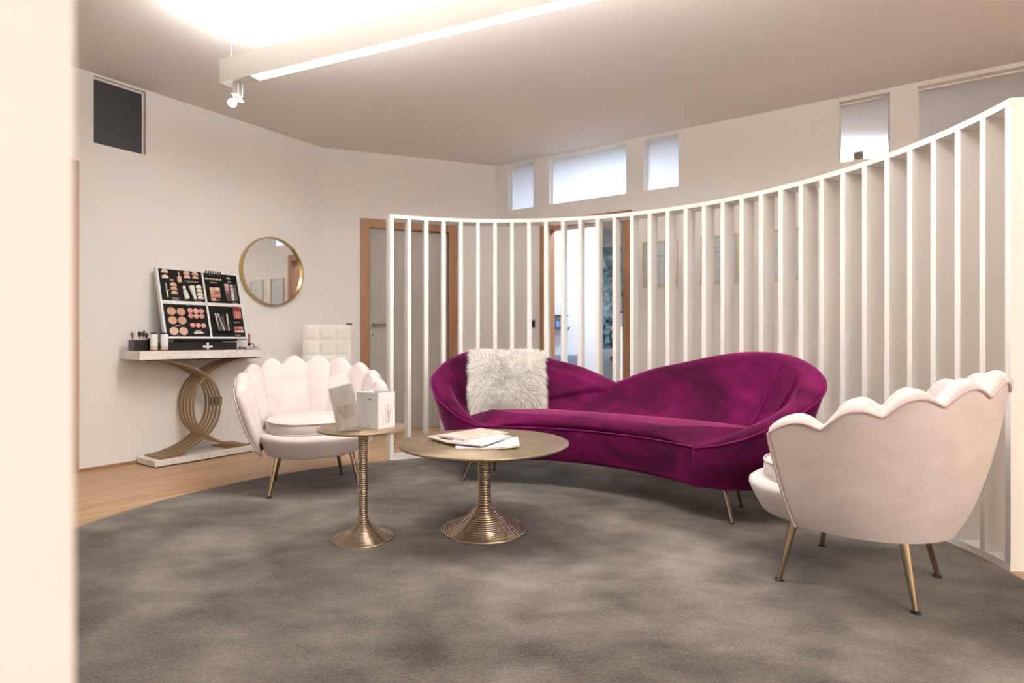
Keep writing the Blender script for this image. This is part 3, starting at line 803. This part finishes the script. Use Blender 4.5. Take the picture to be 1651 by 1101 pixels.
# leaflets inside (one stack of separate leaflets)
for i in range(4):
    lf = thing('leaflet', ['grey printed leaflet at the front of the acrylic stand', 'pale leaflet second in the acrylic stand', 'pale leaflet third in the acrylic stand', 'white curled leaflet rising at the back of the acrylic stand'][i], 'leaflet', st.location, radians(24), 'leaflets in the brochure stand')
    bm = bmesh.new(); y = .0035+.0062*i
    if i < 3: bx(bm, -.0485, .0485, y, y+.0035, .003, .190-.004*i)
    else:
        g = []
        for k in range(17):
            f = k/16; zz = .003+.235*f; yy = .024+.012*f*f
            hw = .0485 if f < .75 else .0485*sqrt(max(0.03, 1-((f-.75)/.27)**2))
            g.append([(-hw, yy, zz), (hw, yy, zz), (hw, yy+.003, zz), (-hw, yy+.003, zz), (-hw, yy, zz)])
        bv = [[bm.verts.new(p) for p in r[:4]] for r in g]
        for a_, b_ in zip(bv, bv[1:]):
            for q in range(4): bm.faces.new((a_[q], a_[(q+1) % 4], b_[(q+1) % 4], b_[q]))
        bm.faces.new(bv[0]); bm.faces.new(bv[-1])
    bmesh.ops.transform(bm, matrix=T, verts=bm.verts)
    for v in bm.verts: v.co.z -= zmin
    bmo('sheet', bm, M_BROCH if i < 3 else M_PURE, lf)
    if i == 0:
        bm = bmesh.new(); bx(bm, -.034, -.012, y-.0008, y, .156, .162); bx(bm, -.040, .030, y-.0008, y, .045, .105)
        bmesh.ops.transform(bm, matrix=T, verts=bm.verts)
        for v in bm.verts: v.co.z -= zmin
        bmo('printed_picture', bm, print_mat('leaflet_picture', [(0.40, (0.42, 0.38, 0.36)), (0.55, (0.62, 0.58, 0.55)), (0.68, (0.74, 0.72, 0.70))], 22), lf)

# ------------------------------------------------------------------ console table
cons = thing('console_table', 'white marble console table on interlocking bronze arcs at the left wall', 'console table', on_left(0, 0), aL)
cons.location = (*A, 0)
X0, X1 = -1.726, -.778
box('tabletop', X0, X1, -.322, -.003, .764, .8245, M_MARBLE, cons, .003)
box('base_slab', -1.62, -.875, -.300, -.014, .008, .052, M_MARBLE, cons, .003)
box('plinth', -1.61, -.885, -.285, -.02, 0, .008, M_BLACK, cons)
XC = -1.238
def arc_pts(sg):
    C_ = [(-.44, .762), (-.30, .752), (-.17, .722), (-.06, .672), (.02, .610), (.075, .530), (.1, .410), (.08, .290), (.025, .205), (-.06, .140), (-.16, .090), (-.26, .064), (-.335, .058)]
    return [(XC+sg*x, z) for x, z in [curve(C_, k/60) for k in range(61)]]
for sg, nm in ((1, 'right'), (-1, 'left')):
    p = arc_pts(sg)
    for k in range(5):
        yc = -.040-.053*k-(.010 if sg > 0 else 0)
        rows = []
        for i, (x, z) in enumerate(p):
            a = p[max(i-1, 0)]; b = p[min(i+1, len(p)-1)]; d = Vector((b[0]-a[0], b[1]-a[1])).normalized(); nn = Vector((-d.y, d.x))*.006
            hw = .0095
            rows.append([(x+nn.x, yc-hw, z+nn.y), (x+nn.x, yc+hw, z+nn.y), (x-nn.x, yc+hw, z-nn.y), (x-nn.x, yc-hw, z-nn.y), (x+nn.x, yc-hw, z+nn.y)])
        grid('arc_bar', rows, M_BRONZE, cons, smooth=False, caps=True)
for sg in (-1, 1):
    box('foot_plate', XC+sg*.245-.095, XC+sg*.245+.095, -.265, -.035, .052, .060, M_BRONZE, cons)
box('mounting_plate', -1.66, -.84, -.275, -.03, .756, .764, M_BLACK, cons)

# make-up display
ZC = .8245
disp = thing('makeup_display', 'tilted white framed make-up tester board in four black panels on console', 'display', (*A, 0), aL)
BW, BH = .626, sqrt(.545**2+.153**2)-.012
lean = atan2(.153, .532)
TB = Matrix.Translation((-1.524, -.240, .913)) @ Matrix.Rotation(-lean, 4, 'X')
# board local: x right, z up the slope, y < 0 toward the viewer
def bobj(name, boxes, m, parent, bev=0.0):
    bm = bmesh.new()
    for b in boxes: bx(bm, *b, bev)
    bmesh.ops.transform(bm, matrix=TB, verts=bm.verts); return bmo(name, bm, m, parent)
F = .014; MX = (.527+.548)/2*(BW-2*F)+F; MZ = BH-F-(.495)*(BH-2*F)
bobj('frame', [(0, BW, 0, .035, 0, F), (0, BW, 0, .035, BH-F, BH), (0, F, 0, .035, F, BH-F), (BW-F, BW, 0, .035, F, BH-F),
               (MX-.007, MX+.007, 0, .02, F, BH-F), (F, BW-F, 0, .02, MZ-.013, MZ+.013), (F, BW-F, .022, .034, F, BH-F)], M_PURE, disp)
PB = {}
for nm, (a, b, c, d) in {'tl': (F, MX-.007, MZ+.013, BH-F), 'tr': (MX+.007, BW-F, MZ+.013, BH-F), 'bl': (F, MX-.007, F, MZ-.013), 'br': (MX+.007, BW-F, F, MZ-.013)}.items():
    PB[nm] = bobj('tester_panel', [(a, b, .004, .022, c, d)], M_BLACK, disp)
def uv(u, v): return F+u*(BW-2*F), BH-F-v*(BH-2*F)
def panel_of(u, v): return PB[('t' if v < .49 else 'b')+('l' if u < .53 else 'r')]
MATS = {}
def cm(c):
    if c not in MATS: MATS[c] = mat('pigment_%d' % len(MATS), c, .6)
    return MATS[c]
def pan(u, v, r, c, name='powder_pan', flat=1.0):
    x, z = uv(u, v); bm = bmesh.new()
    tube_into(bm, [(x, .004, z), (x, -.003, z)], r, 24); bmesh.ops.transform(bm, matrix=TB, verts=bm.verts)
    return bmo(name, bm, cm(c), panel_of(u, v))
def chip(u, v, w_, h_, c, name='eyeshadow_pan', d=.003):
    x, z = uv(u, v); return bobj(name, [(x-w_/2, x+w_/2, -d, .004, z-h_/2, z+h_/2)], cm(c), panel_of(u, v))
for (u, v), c in zip([(0.087, .629), (0.2, .634), (0.087, .762), (0.2, .763), (0.087, .92), (0.2, .92)], [(.62, .36, .25), (.56, .32, .22), (.60, .36, .25), (.58, .35, .26), (.74, .52, .40), (.70, .47, .36)]): pan(u, v, .0305, c)
for (u, v), c in zip([(.313, .61), (.384, .611), (.452, .611), (.313, .69), (.381, .69), (.45, .689)], [(.75, .33, .33), (.78, .42, .33), (.66, .32, .34), (.60, .22, .20), (.70, .37, .29), (.60, .30, .27)]): pan(u, v, .019, c, 'blush_pan')
for (u, v), c in zip([(.32, .83), (.386, .832), (.454, .832)], [(.72, .30, .30), (.86, .33, .36), (.60, .34, .30)]): pan(u, v, .018, c, 'blush_pan')
for (u, v), c in zip([(.635, .256), (.705, .251), (.636, .308), (.706, .306), (.636, .362), (.703, .359), (.637, .415)], [(.74, .48, .36), (.80, .58, .46), (.68, .34, .28), (.36, .15, .13), (.50, .24, .20), (.60, .26, .22), (.62, .36, .24)]): chip(u, v, .038, .025, c)
for (u, v), c in zip([(.84, .184), (.839, .239), (.841, .293), (.839, .348), (.84, .403)], [(.66, .44, .38), (.52, .33, .28), (.22, .14, .13), (.10, .08, .08), (.10, .08, .09)]): chip(u, v, .034, .027, c)
for (u, v), c in zip([(.905, .185), (.905, .238), (.905, .291), (.904, .345), (.904, .397), (.948, .184), (.948, .237), (.947, .29), (.947, .345), (.946, .397)], [(.62, .5, .45), (.72, .62, .56), (.62, .56, .52), (.80, .66, .64), (.70, .62, .60), (.10, .09, .09), (.13, .11, .11), (.15, .13, .14), (.12, .10, .10), (.16, .15, .16)]): chip(u, v, .022, .024, c)
for (u, v), c in zip([(.873, .86), (.917, .86), (.959, .86), (.874, .913), (.916, .913), (.958, .913)], [(.62, .17, .16), (.66, .18, .17), (.6, .36, .34), (.66, .42, .38), (.74, .42, .40), (.7, .5, .46)]): chip(u, v, .020, .020, c, 'lip_colour_pan')
# scalloped swatches, bottles and tubes
def blob(u, v, r, c, name='swatch'):
    x, z = uv(u, v); bm = bmesh.new()
    bmesh.ops.create_uvsphere(bm, u_segments=14, v_segments=8, radius=r)
    for q in bm.verts: q.co = Vector((x+q.co.x*1.1, .001+q.co.y*.3, z+max(q.co.z, -r*.35)))
    bmesh.ops.transform(bm, matrix=TB, verts=bm.verts); return bmo(name, bm, cm(c), panel_of(u, v), True)
for (u, v), c in zip([(.074, .044), (.072, .128), (.155, .237), (.157, .298), (.157, .361), (.337, .044), (.337, .103), (.443, .043), (.443, .102)], [(.72, .56, .40), (.80, .74, .62), (.74, .50, .37), (.68, .42, .30), (.70, .42, .33), (.72, .48, .34), (.74, .46, .34), (.66, .42, .30), (.62, .38, .26)]): blob(u, v, .022, c)
for u, v in [(.467, .245), (.469, .302), (.47, .359), (.471, .412)]: blob(u, v, .021, (.78, .74, .62))
for i, (u, v) in enumerate([(.584, .10), (.63, .10), (.672, .10), (.718, .10), (.764, .10)]): blob(u, v, .012, [(.74, .62, .56), (.72, .44, .34), (.74, .52, .42), (.70, .48, .40), (.66, .42, .30)][i])
def rod(name, pts, rad, c, u, v, seg=14, m=None):
    bm = bmesh.new(); tube_into(bm, pts, rad, seg); bmesh.ops.transform(bm, matrix=TB, verts=bm.verts); return bmo(name, bm, m or cm(c), panel_of(u, v), True)
def up(u, v0, v1, y=-.006, du=0.0):
    x0, z0 = uv(u, v0); x1, z1 = uv(u+du, v1); return (x0, y, z0), (x1, y, z1)
a, b = up(.233, .20, .11); rod('foundation_bottle', [a, b], .016, (.70, .45, .31), .23, .2)
a, b = up(.233, .11, .03); rod('wand', [a, b], .004, (.62, .58, .50), .23, .1)
a, b = up(.295, .44, .30, -.008, -.02); rod('white_bottle', [a, Vector(a).lerp(Vector(b), .8), b], [.018, .015, .010], (.82, .81, .76), .28, .4)
a, b = up(.275, .29, .25); rod('bottle_cap', [a, b], .011, (.80, .78, .70), .28, .3)
a, b = up(.395, .44, .24, -.008, -.03); rod('white_tube', [a, Vector(a).lerp(Vector(b), .15), b], [.010, .012, .022], (.80, .79, .70), .38, .4)
a, b = up(.067, .43, .22, -.005, -.004); rod('mascara_wand', [a, Vector(a).lerp(Vector(b), .5), Vector(a).lerp(Vector(b), .55), b], [.005, .007, .004, .003], (.66, .62, .55), .07, .3)
a, b = up(.067, .335, .325); rod('wand_collar', [a, b], .015, (.60, .44, .34), .07, .3)
def barsx(name, u, v, w_, n, m, h=.0025, gap=.006, full=True):
    x, z = uv(u, v); bobj(name, [(x-w_/2*(1-.25*(k % 2)), x+w_/2*(1-.25*(k % 2)), .0025, .0045, z-gap*k-h/2, z-gap*k+h/2) for k in range(n)], m, panel_of(u, v))
for u, v, w_, n in [(.146, .150, .03, 3), (.39, .157, .11, 2), (.165, .423, .05, 3), (.672, .143, .06, 2), (.886, .110, .034, 2), (.907, .765, .06, 2), (.896, .966, .05, 2), (.14, .834, .035, 2), (.133, .985, .03, 1), (.44, .458, .05, 1), (.925, .452, .05, 2), (.70, .415, .028, 2), (.30, .53, .02, 1), (.62, .52, .03, 1)]: barsx('printed_caption', u, v, w_, n, M_LTEXT)
def crest(parent, M_, w_, m):                 # small round emblem over two blocks of lettering
    bm = bmesh.new()
    tube_into(bm, [(0, 0, w_*.28), (0, -.001, w_*.28)], w_*.13, 14)
    for q in range(6): bx(bm, -w_/2+q*w_/6+.0008, -w_/2+(q+1)*w_/6-.0008, -.001, 0, -w_*(.13+.06*(q in (2, 3))), w_*.10)
    bx(bm, -w_*.15, w_*.15, -.001, 0, -w_*.30, -w_*.25)
    bmesh.ops.transform(bm, matrix=M_, verts=bm.verts); return bmo('printed_emblem', bm, m, parent)
x, z = uv(.881, .062); crest(PB['tr'], TB @ Matrix.Translation((x, .0035, z)), .036, M_PURE)
x, z = uv(.38, .935)
bobj('crown_ornament', [(x-.034, x+.034, -.006, .004, z-.012, z+.002), (x-.018, x-.012, -.004, .004, z, z+.016), (x-.003, x+.004, -.004, .004, z, z+.02), (x+.012, x+.018, -.004, .004, z, z+.016)], cm((.78, .75, .64)), PB['bl'])
# clear cup with applicators on the lower right panel
x, z = uv(.70, .93)
bm = bmesh.new()
for q in ((-.05, -.048, -.045, .004), (.048, .05, -.045, .004)): bx(bm, x+q[0], x+q[1], q[2], q[3], z, z+.085)
bx(bm, x-.05, x+.05, -.047, -.045, z, z+.085); bx(bm, x-.05, x+.05, -.045, .004, z-.002, z)
bmesh.ops.transform(bm, matrix=TB, verts=bm.verts); bmo('clear_cup', bm, M_ACRYL, PB['br'])
rnd = random.Random(9)
for k in range(9):
    xx = x-.04+.009*k; a = (xx, -.02+rnd.uniform(-.012, .012), z+.004); b = (xx+rnd.uniform(-.035, .01), -.02+rnd.uniform(-.012, .012), z+rnd.uniform(.10, .15))
    rod('applicator', [a, b], .0022 if k % 4 else .006, (.72, .70, .64) if k % 4 == 0 else (.30, .24, .22), .7, .9, 8)
for i, (u, v) in enumerate([(.879, .70), (.905, .70), (.932, .70), (.958, .70)]):
    a, b = up(u, .715, .60, -.008); rod('lip_gloss', [a, b], .0095, [(.42, .14, .12), (.50, .20, .16), (.46, .17, .15), (.40, .12, .11)][i], u, v)
    a, b = up(u, .60, .525, -.008); rod('lip_gloss_cap', [a, b], .009, (.24, .02, .03), u, v)
for i in range(7):
    x, z = uv(.585+.032*i, .002); rod('counter_pencil', [(x, -.002, z-.022), (x+.002, -.002, z+.018)], .0055, (.06, .05, .05), .6, .1)
# black drawer stand beneath the board
box('stand', -1.530, -1.005, -.268, -.085, ZC, ZC+.058, M_BLACKGLOSS, disp, .002)
box('stand_top', -1.40, -1.10, -.235, -.09, ZC+.058, ZC+.076, M_BLACK, disp, .002)
box('easel_foot', -1.50, -.92, -.205, -.11, ZC+.058, ZC+.090, M_PURE, disp) if False else None
crest(disp, Matrix.Translation((-1.235, -.268, ZC+.028)), .072, M_PURE)
bobj('back_rest', [(.1, .16, .035, .05, .01, .3), (.46, .52, .035, .05, .01, .3), (.08, .54, .0, .035, -.014, 0)], M_BLACK, disp)

# brush holder and bottles on the console
def lw_thing(name, label, cat, x, y, z, group=None, rz=0):
    return thing(name, label, cat, on_left(x, y, z), aL+rz, group)
cup = lw_thing('brush_holder', 'smoked black square acrylic holder with make-up brushes at console end', 'holder', -1.665, -.150, ZC)
bm = bmesh.new(); t = .003
for q in ((-.045, .045, -.045, -.045+t), (-.045, .045, .045-t, .045), (-.045, -.045+t, -.045+t, .045-t), (.045-t, .045, -.045+t, .045-t), (-.002, .002, -.042, .042)): bx(bm, q[0], q[1], q[2], q[3], t, .078)
bx(bm, -.045, .045, -.045, .045, 0, t); bmo('cup', bm, mat('dark_smoke', (.03, .026, .024), .2), cup)
BR = [(-.028, -.02, -.045, 0, .13, .010, (.28, .13, .10), 'make-up brush with brown oval head leaning left in the holder'),
      (.014, -.01, .012, .01, .135, .012, (.05, .03, .03), 'make-up brush with black head in middle of the holder'),
      (.020, .012, .044, .0, .14, .011, (.09, .05, .04), 'make-up brush with dark fan head leaning right in the holder'),
      (-.020, .024, -.030, .03, .12, .007, (.60, .45, .38), 'slim make-up brush with pale head at the back of the holder'),
      (.014, -.028, .058, -.028, .125, .010, (.05, .03, .03), 'make-up brush with black head nearest the white bottles')]
for x, y, x2, y2, hgt, r, c, lb in BR:
    b = lw_thing('makeup_brush', lb, 'brush', -1.665, -.150, ZC, 'brushes in the black holder')
    p0, p1 = Vector((x, y, .006)), Vector((x2*.75+x*.25, y2, hgt)); d = (p1-p0)
    tube('handle', [p0, p0+d*.70], [.003, .004], cm((.50, .36, .32)), b, 8)
    tube('bristles', [p0+d*.70, p0+d*.80, p0+d*.95, p1+d*.02], [.004, r, r, .003], cm(c), b, 12)
for i, (x, y) in enumerate(((-1.612, -.268), (-1.556, -.297))):
    b = lw_thing('foundation_bottle', ['tall white bottle with peach base beside the brush holder', 'tall white bottle with peach base beside the display stand'][i], 'bottle', x, y, ZC, 'white and peach bottles on the console')
    lathe('body', [(0, .006), (.022, .006), (.023, .009), (.023, .034), (.023, .034)], cm((.74, .54, .42)), b, 28)
    lathe('sleeve', [(.0232, .034), (.0236, .036), (.0236, .112), (.021, .118), (0, .118)], M_PURE, b, 28)
    lathe('base_ring', [(0, 0), (.013, 0), (.013, .006), (0, .006)], M_BLACK, b, 20)
    bm = bmesh.new(); bx(bm, -.024, .014, -.005, .005, .122, .128, .001); tube_into(bm, [(0, 0, .117), (0, 0, .124)], .005, 10); bmo('pump', bm, M_BLACK, b)
b = lw_thing('black_canister', 'black upright canister behind the white bottles on console', 'canister', -1.582, -.16, ZC)
lathe('body', [(0, 0), (.03, 0), (.031, .003), (.031, .085), (.029, .088), (0, .088)], M_BLACK, b, 28)
b = lw_thing('lip_gloss_tube', 'upright rose lip gloss tube at the right edge of the display board', 'lip gloss', -.862, -.195, ZC)
lathe('body', [(0, 0), (.010, 0), (.010, .05), (.009, .052), (0, .052)], M_BLACK, b, 20); lathe('cap', [(.009, .052), (.0105, .054), (.0105, .128), (.009, .13), (0, .13)], cm((.42, .20, .19)), b, 20)
tr = lw_thing('cosmetics_tray', 'small clear tray with grey compacts at right end of console', 'tray', -.895, -.20, ZC)
bm = bmesh.new(); bx(bm, -.085, .085, -.075, .075, 0, .004, .001); bx(bm, -.085, .085, -.075, -.072, .004, .014); bx(bm, -.085, .085, .072, .075, .004, .014); bmo('tray_body', bm, M_ACRYL, tr)
for i, (x, y, r, h_) in enumerate(((-.05, -.03, .026, .020), (.0, -.035, .018, .024), (-.01, .03, .022, .018))):
    b = thing('compact', ['grey round compact nearest the display stand on the tray', 'pale round pot in the middle of the small tray', 'grey round compact at the back of the small tray'][i], 'compact', on_left(-.895+x, -.20+y, ZC+.004), aL, 'compacts on the small tray')
    lathe('case', [(0, 0), (r, 0), (r+.001, .003), (r, h_*.55)], cm((.16, .15, .17)) if i != 1 else cm((.66, .64, .60)), b, 24); lathe('lid', [(r, h_*.55), (r+.001, h_*.6), (r*.96, h_), (0, h_+.002)], cm((.24, .23, .25)) if i != 1 else cm((.72, .70, .66)), b, 24)
b = lw_thing('eye_pencil', 'thin dark pencil lying over the tray edge at console end', 'pencil', -.835, -.24, ZC+.019)
tube('barrel', [(-.05, 0, 0), (.030, .0, 0)], .0035, M_BLACK, b, 8); tube('tip', [(.030, 0, 0), (.042, 0, 0)], [.0034, .0006], cm((.5, .4, .35)), b, 8)
b = lw_thing('eyelash_curler', 'small black curved eyelash curler standing on the tray', 'curler', -.835, -.20, ZC+.004)
tube('arms', [(-.02, 0, .002), (-.022, 0, .03), (-.006, 0, .045), (.012, 0, .036), (.016, 0, .012), (.016, 0, .002)], .0035, M_BLACK, b, 8)

# mirror
mr = thing('round_mirror', 'round gold framed mirror on the left wall above the console', 'mirror', on_left(-.5415, -.0072, 1.506), aL+radians(1.3))
Rm = .300
Tm = Matrix.Rotation(pi/2, 4, 'X')
o = lathe('frame', [(Rm-.009, 0), (Rm, 0), (Rm, .042), (Rm-.009, .042), (Rm-.009, .022), (Rm-.009, .0)], M_MIRFRAME, mr, 96, False); o.data.transform(Tm)
o = lathe('glass', [(0, .003), (0, .020), (Rm-.0085, .020), (Rm-.0085, .003), (0, .003)], M_MIRROR, mr, 96, False); o.data.transform(Tm)

# sockets and switches
b = thing('wall_socket', 'dark green wall socket low on the left wall behind the console arcs', 'socket', on_left(-1.035, 0, .405), aL)
box('cover_plate', -.060, .060, -.008, 0, -.045, .045, M_WHITE, b, .002); box('socket_insert', -.048, .048, -.010, -.008, -.034, .034, M_GREEN, b)
b = thing('wall_switch', 'small dark switch plate on the back wall above the white stool', 'switch', (A.x+dB.x*.245, A.y+dB.y*.245, 1.05), aB)
box('cover_plate', -.042, .042, -.008, 0, -.045, .045, M_WHITE, b, .002); box('socket_insert', -.026, .028, -.010, -.008, -.006, .016, M_GREEN, b)
sx_ = s_at(859.5)
b = thing('light_switch', 'black rocker light switch in a metal plate left of the open door', 'switch', on_right(sx_, 0, 1.065), aR)
box('cover_plate', -.035, .035, -.008, 0, -.045, .045, M_STEEL, b, .002); box('rocker', -.022, .022, -.011, -.008, -.032, .032, M_BLACK, b, .001)

# certificates
for i, s_ in enumerate((1.624, 2.139, 2.654)):
    c = thing('framed_certificate', ['gold framed white certificate nearest the open door, behind the slats', 'gold framed white certificate, middle of the row of three behind slats', 'gold framed white certificate farthest right behind the slats'][i], 'picture', on_right(s_+.158, 0, 1.582), aR, 0 and None)
    w2, h2, f = .158, .208, .008
    bm = bmesh.new()
    for q in ((-w2, w2, -h2, -h2+f), (-w2, w2, h2-f, h2), (-w2, -w2+f, -h2+f, h2-f), (w2-f, w2, -h2+f, h2-f)): bx(bm, q[0], q[1], -.02, 0, q[2], q[3])
    bmo('frame', bm, M_PICFRAME, c); box('mount', -w2+f, w2-f, -.006, -.002, -h2+f, h2-f, M_MOUNT, c); sh = box('sheet', -w2+.045, w2-.030, -.010, -.006, -h2+.03, h2-.03, M_SHEET, c)
    bm = bmesh.new()
    for (xx, zz, ww, hh) in ((-.02, .10, .04, .006), (0, .07, .11, .012), (0, .045, .13, .003), (0, .02, .12, .003), (-.01, -.0, .12, .003), (0, -.02, .10, .003), (-.04, -.10, .05, .003), (.05, -.10, .04, .003)): bx(bm, xx-ww/2, xx+ww/2, -.0106, -.010, zz-hh/2, zz+hh/2)
    bmo('printed_lines', bm, M_LTEXT, sh)
    box('glazing', -w2+f, w2-f, -.0145, -.0135, -h2+f, h2-f, M_GLASS, c)
    c['group'] = 'gold framed certificates on the right wall'

# small round device on the high sill
b = thing('round_sensor', 'small round grey faced device on the high window sill above the slats', 'sensor', on_right(s_at(1389)-.02, .040, PZ[0]), aR-.0)
box('body', -.034, .034, -.022, .022, 0, .070, M_LAMP, b, .006)
bm = bmesh.new(); tube_into(bm, [(0, -.022, .036), (0, -.026, .036)], .029, 24); bmo('front_grille', bm, cm((.20, .18, .16)), b)

# ------------------------------------------------------------------ quilted white chair behind the left armchair
q = thing('quilted_stool', 'white quilted leatherette chair back showing behind the left armchair', 'chair', (-1.565, 4.86, 0), radians(18))
def quilt(name, w_, d_, h_, nx, nz, m, parent, T_):
    bm = bmesh.new(); N1, N2 = nx*8, nz*8
    def f(i, j): return .012*(abs(sin(pi*i/8))*abs(sin(pi*j/8)))**.35
    def edge(i, j): return min(1, min(i, N1-i)/2)*min(1, min(j, N2-j)/2)
    fr = [[bm.verts.new((w_*(i/N1-.5), -d_/2-f(i, j)*edge(i, j), h_*j/N2)) for j in range(N2+1)] for i in range(N1+1)]
    bk = [[bm.verts.new((w_*(i/N1-.5), d_/2+f(i, j)*edge(i, j), h_*j/N2)) for j in range(N2+1)] for i in range(N1+1)]
    for G in (fr, bk):
        for i in range(N1):
            for j in range(N2): bm.faces.new((G[i][j], G[i+1][j], G[i+1][j+1], G[i][j+1]))
    for i in range(N1):
        for j in (0, N2): bm.faces.new((fr[i][j], fr[i+1][j], bk[i+1][j], bk[i][j]))
    for j in range(N2):
        for i in (0, N1): bm.faces.new((fr[i][j], fr[i][j+1], bk[i][j+1], bk[i][j]))
    bmesh.ops.transform(bm, matrix=T_, verts=bm.verts); return bmo(name, bm, m, parent, True)
quilt('backrest', .40, .05, .40, 3, 3, M_LEATHER, q, Matrix.Translation((0, .17, .635)) @ Matrix.Rotation(radians(-6), 4, 'X'))
quilt('seat', .40, .07, .38, 3, 3, M_LEATHER, q, Matrix.Translation((0, .17, .56)) @ Matrix.Rotation(radians(90), 4, 'X'))
tube('gas_column', [(0, 0, .03), (0, 0, .53)], [.03, .022], M_STEEL, q, 16)
lathe('foot_disc', [(0, 0), (.20, 0), (.20, .006), (.12, .018), (.03, .035), (0, .035)], M_STEEL, q, 48)

# ------------------------------------------------------------------ things in the room beyond
b = thing('wall_shelf', 'thin dark two tier glass shelf on the white wall through the doorway', 'shelf', (.62, 7.25, 0))
box('upper_shelf', -.14, .08, -.12, 0, 1.20, 1.215, M_DARKBAR, b); box('lower_shelf', -.14, .10, -.12, 0, 1.045, 1.06, M_DARKBAR, b)
b = thing('shelf_bottle', 'small blue bottle on the lower tier of the dark shelf', 'bottle', (.56, 7.18, 1.06))
lathe('body', [(0, 0), (.03, 0), (.03, .07), (.012, .085), (.012, .10), (0, .10)], cm((.10, .22, .45)), b, 16)
b = thing('low_cabinet', 'dark grey blue low cabinet against the wall through the doorway', 'cabinet', (.60, 7.05, 0))
box('body', -.24, .18, -.20, .19, .05, .72, M_SKYBOX, b, .004); box('door', -.23, .17, -.215, -.20, .08, .70, M_SKYBOX, b, .003); box('plinth', -.22, .16, -.17, .17, 0, .05, M_BLACK, b)
b = thing('reception_desk', 'white desk seen through the doorway in front of the far window', 'desk', (1.62, 8.0, 0))
box('front_panel', -.26, .50, -.30, -.26, 0, 1.04, M_PURE, b, .003); box('worktop', -.28, .52, -.32, .32, 1.04, 1.075, M_PURE, b, .003); box('side_panel', .46, .50, -.26, .30, 0, 1.04, M_PURE, b)
b = thing('office_chair', 'black framed office chair with grey mesh back behind the white desk', 'chair', (1.72, 8.62, 0))
box('backrest_mesh', -.15, .15, -.01, .01, 1.06, 1.30, cm((.30, .32, .35)), b)
tube('back_frame', [(-.17, 0, 1.04), (-.17, 0, 1.28), (-.14, 0, 1.32), (.14, 0, 1.32), (.17, 0, 1.28), (.17, 0, 1.04), (.0, 0, 1.02)], .014, M_BLACK, b, 8, True)
tube('armrest', [(-.17, .02, 1.10), (-.23, -.02, 1.06), (-.26, -.06, .98), (-.22, 0, .80)], .010, M_BLACK, b, 8)
box('seat', -.24, .24, -.36, .06, .58, .66, M_BLACK, b, .02)
tube('post', [(0, .02, 1.06), (0, .06, .80), (0, -.1, .60)], .02, M_BLACK, b, 8); tube('column', [(0, -.15, .06), (0, -.15, .58)], .025, M_STEEL, b, 10)
bm = bmesh.new()
for k in range(5): tube_into(bm, [(0, -.15, .08), (.28*cos(k*1.257), -.15+.28*sin(k*1.257), .04)], .016, 8)
bmo('star_base', bm, M_BLACK, b)
b = thing('magnifier_lamp', 'black jointed lamp arm standing behind the desk at the doorway edge', 'lamp', (1.80, 9.2, 0))
tube('pole', [(.02, 0, .03), (.02, 0, 1.35)], .014, M_BLACK, b, 8); tube('arm', [(.02, 0, 1.35), (-.03, 0, 1.65), (.06, 0, 1.95)], .018, M_BLACK, b, 8)
tube('lamp_head', [(.06, 0, 1.95), (.10, -.05, 2.02), (.14, -.08, 1.98)], [.03, .045, .03], M_BLACK, b, 10); lathe('foot', [(0, 0), (.18, 0), (.18, .03), (0, .04)], M_BLACK, b, 24)
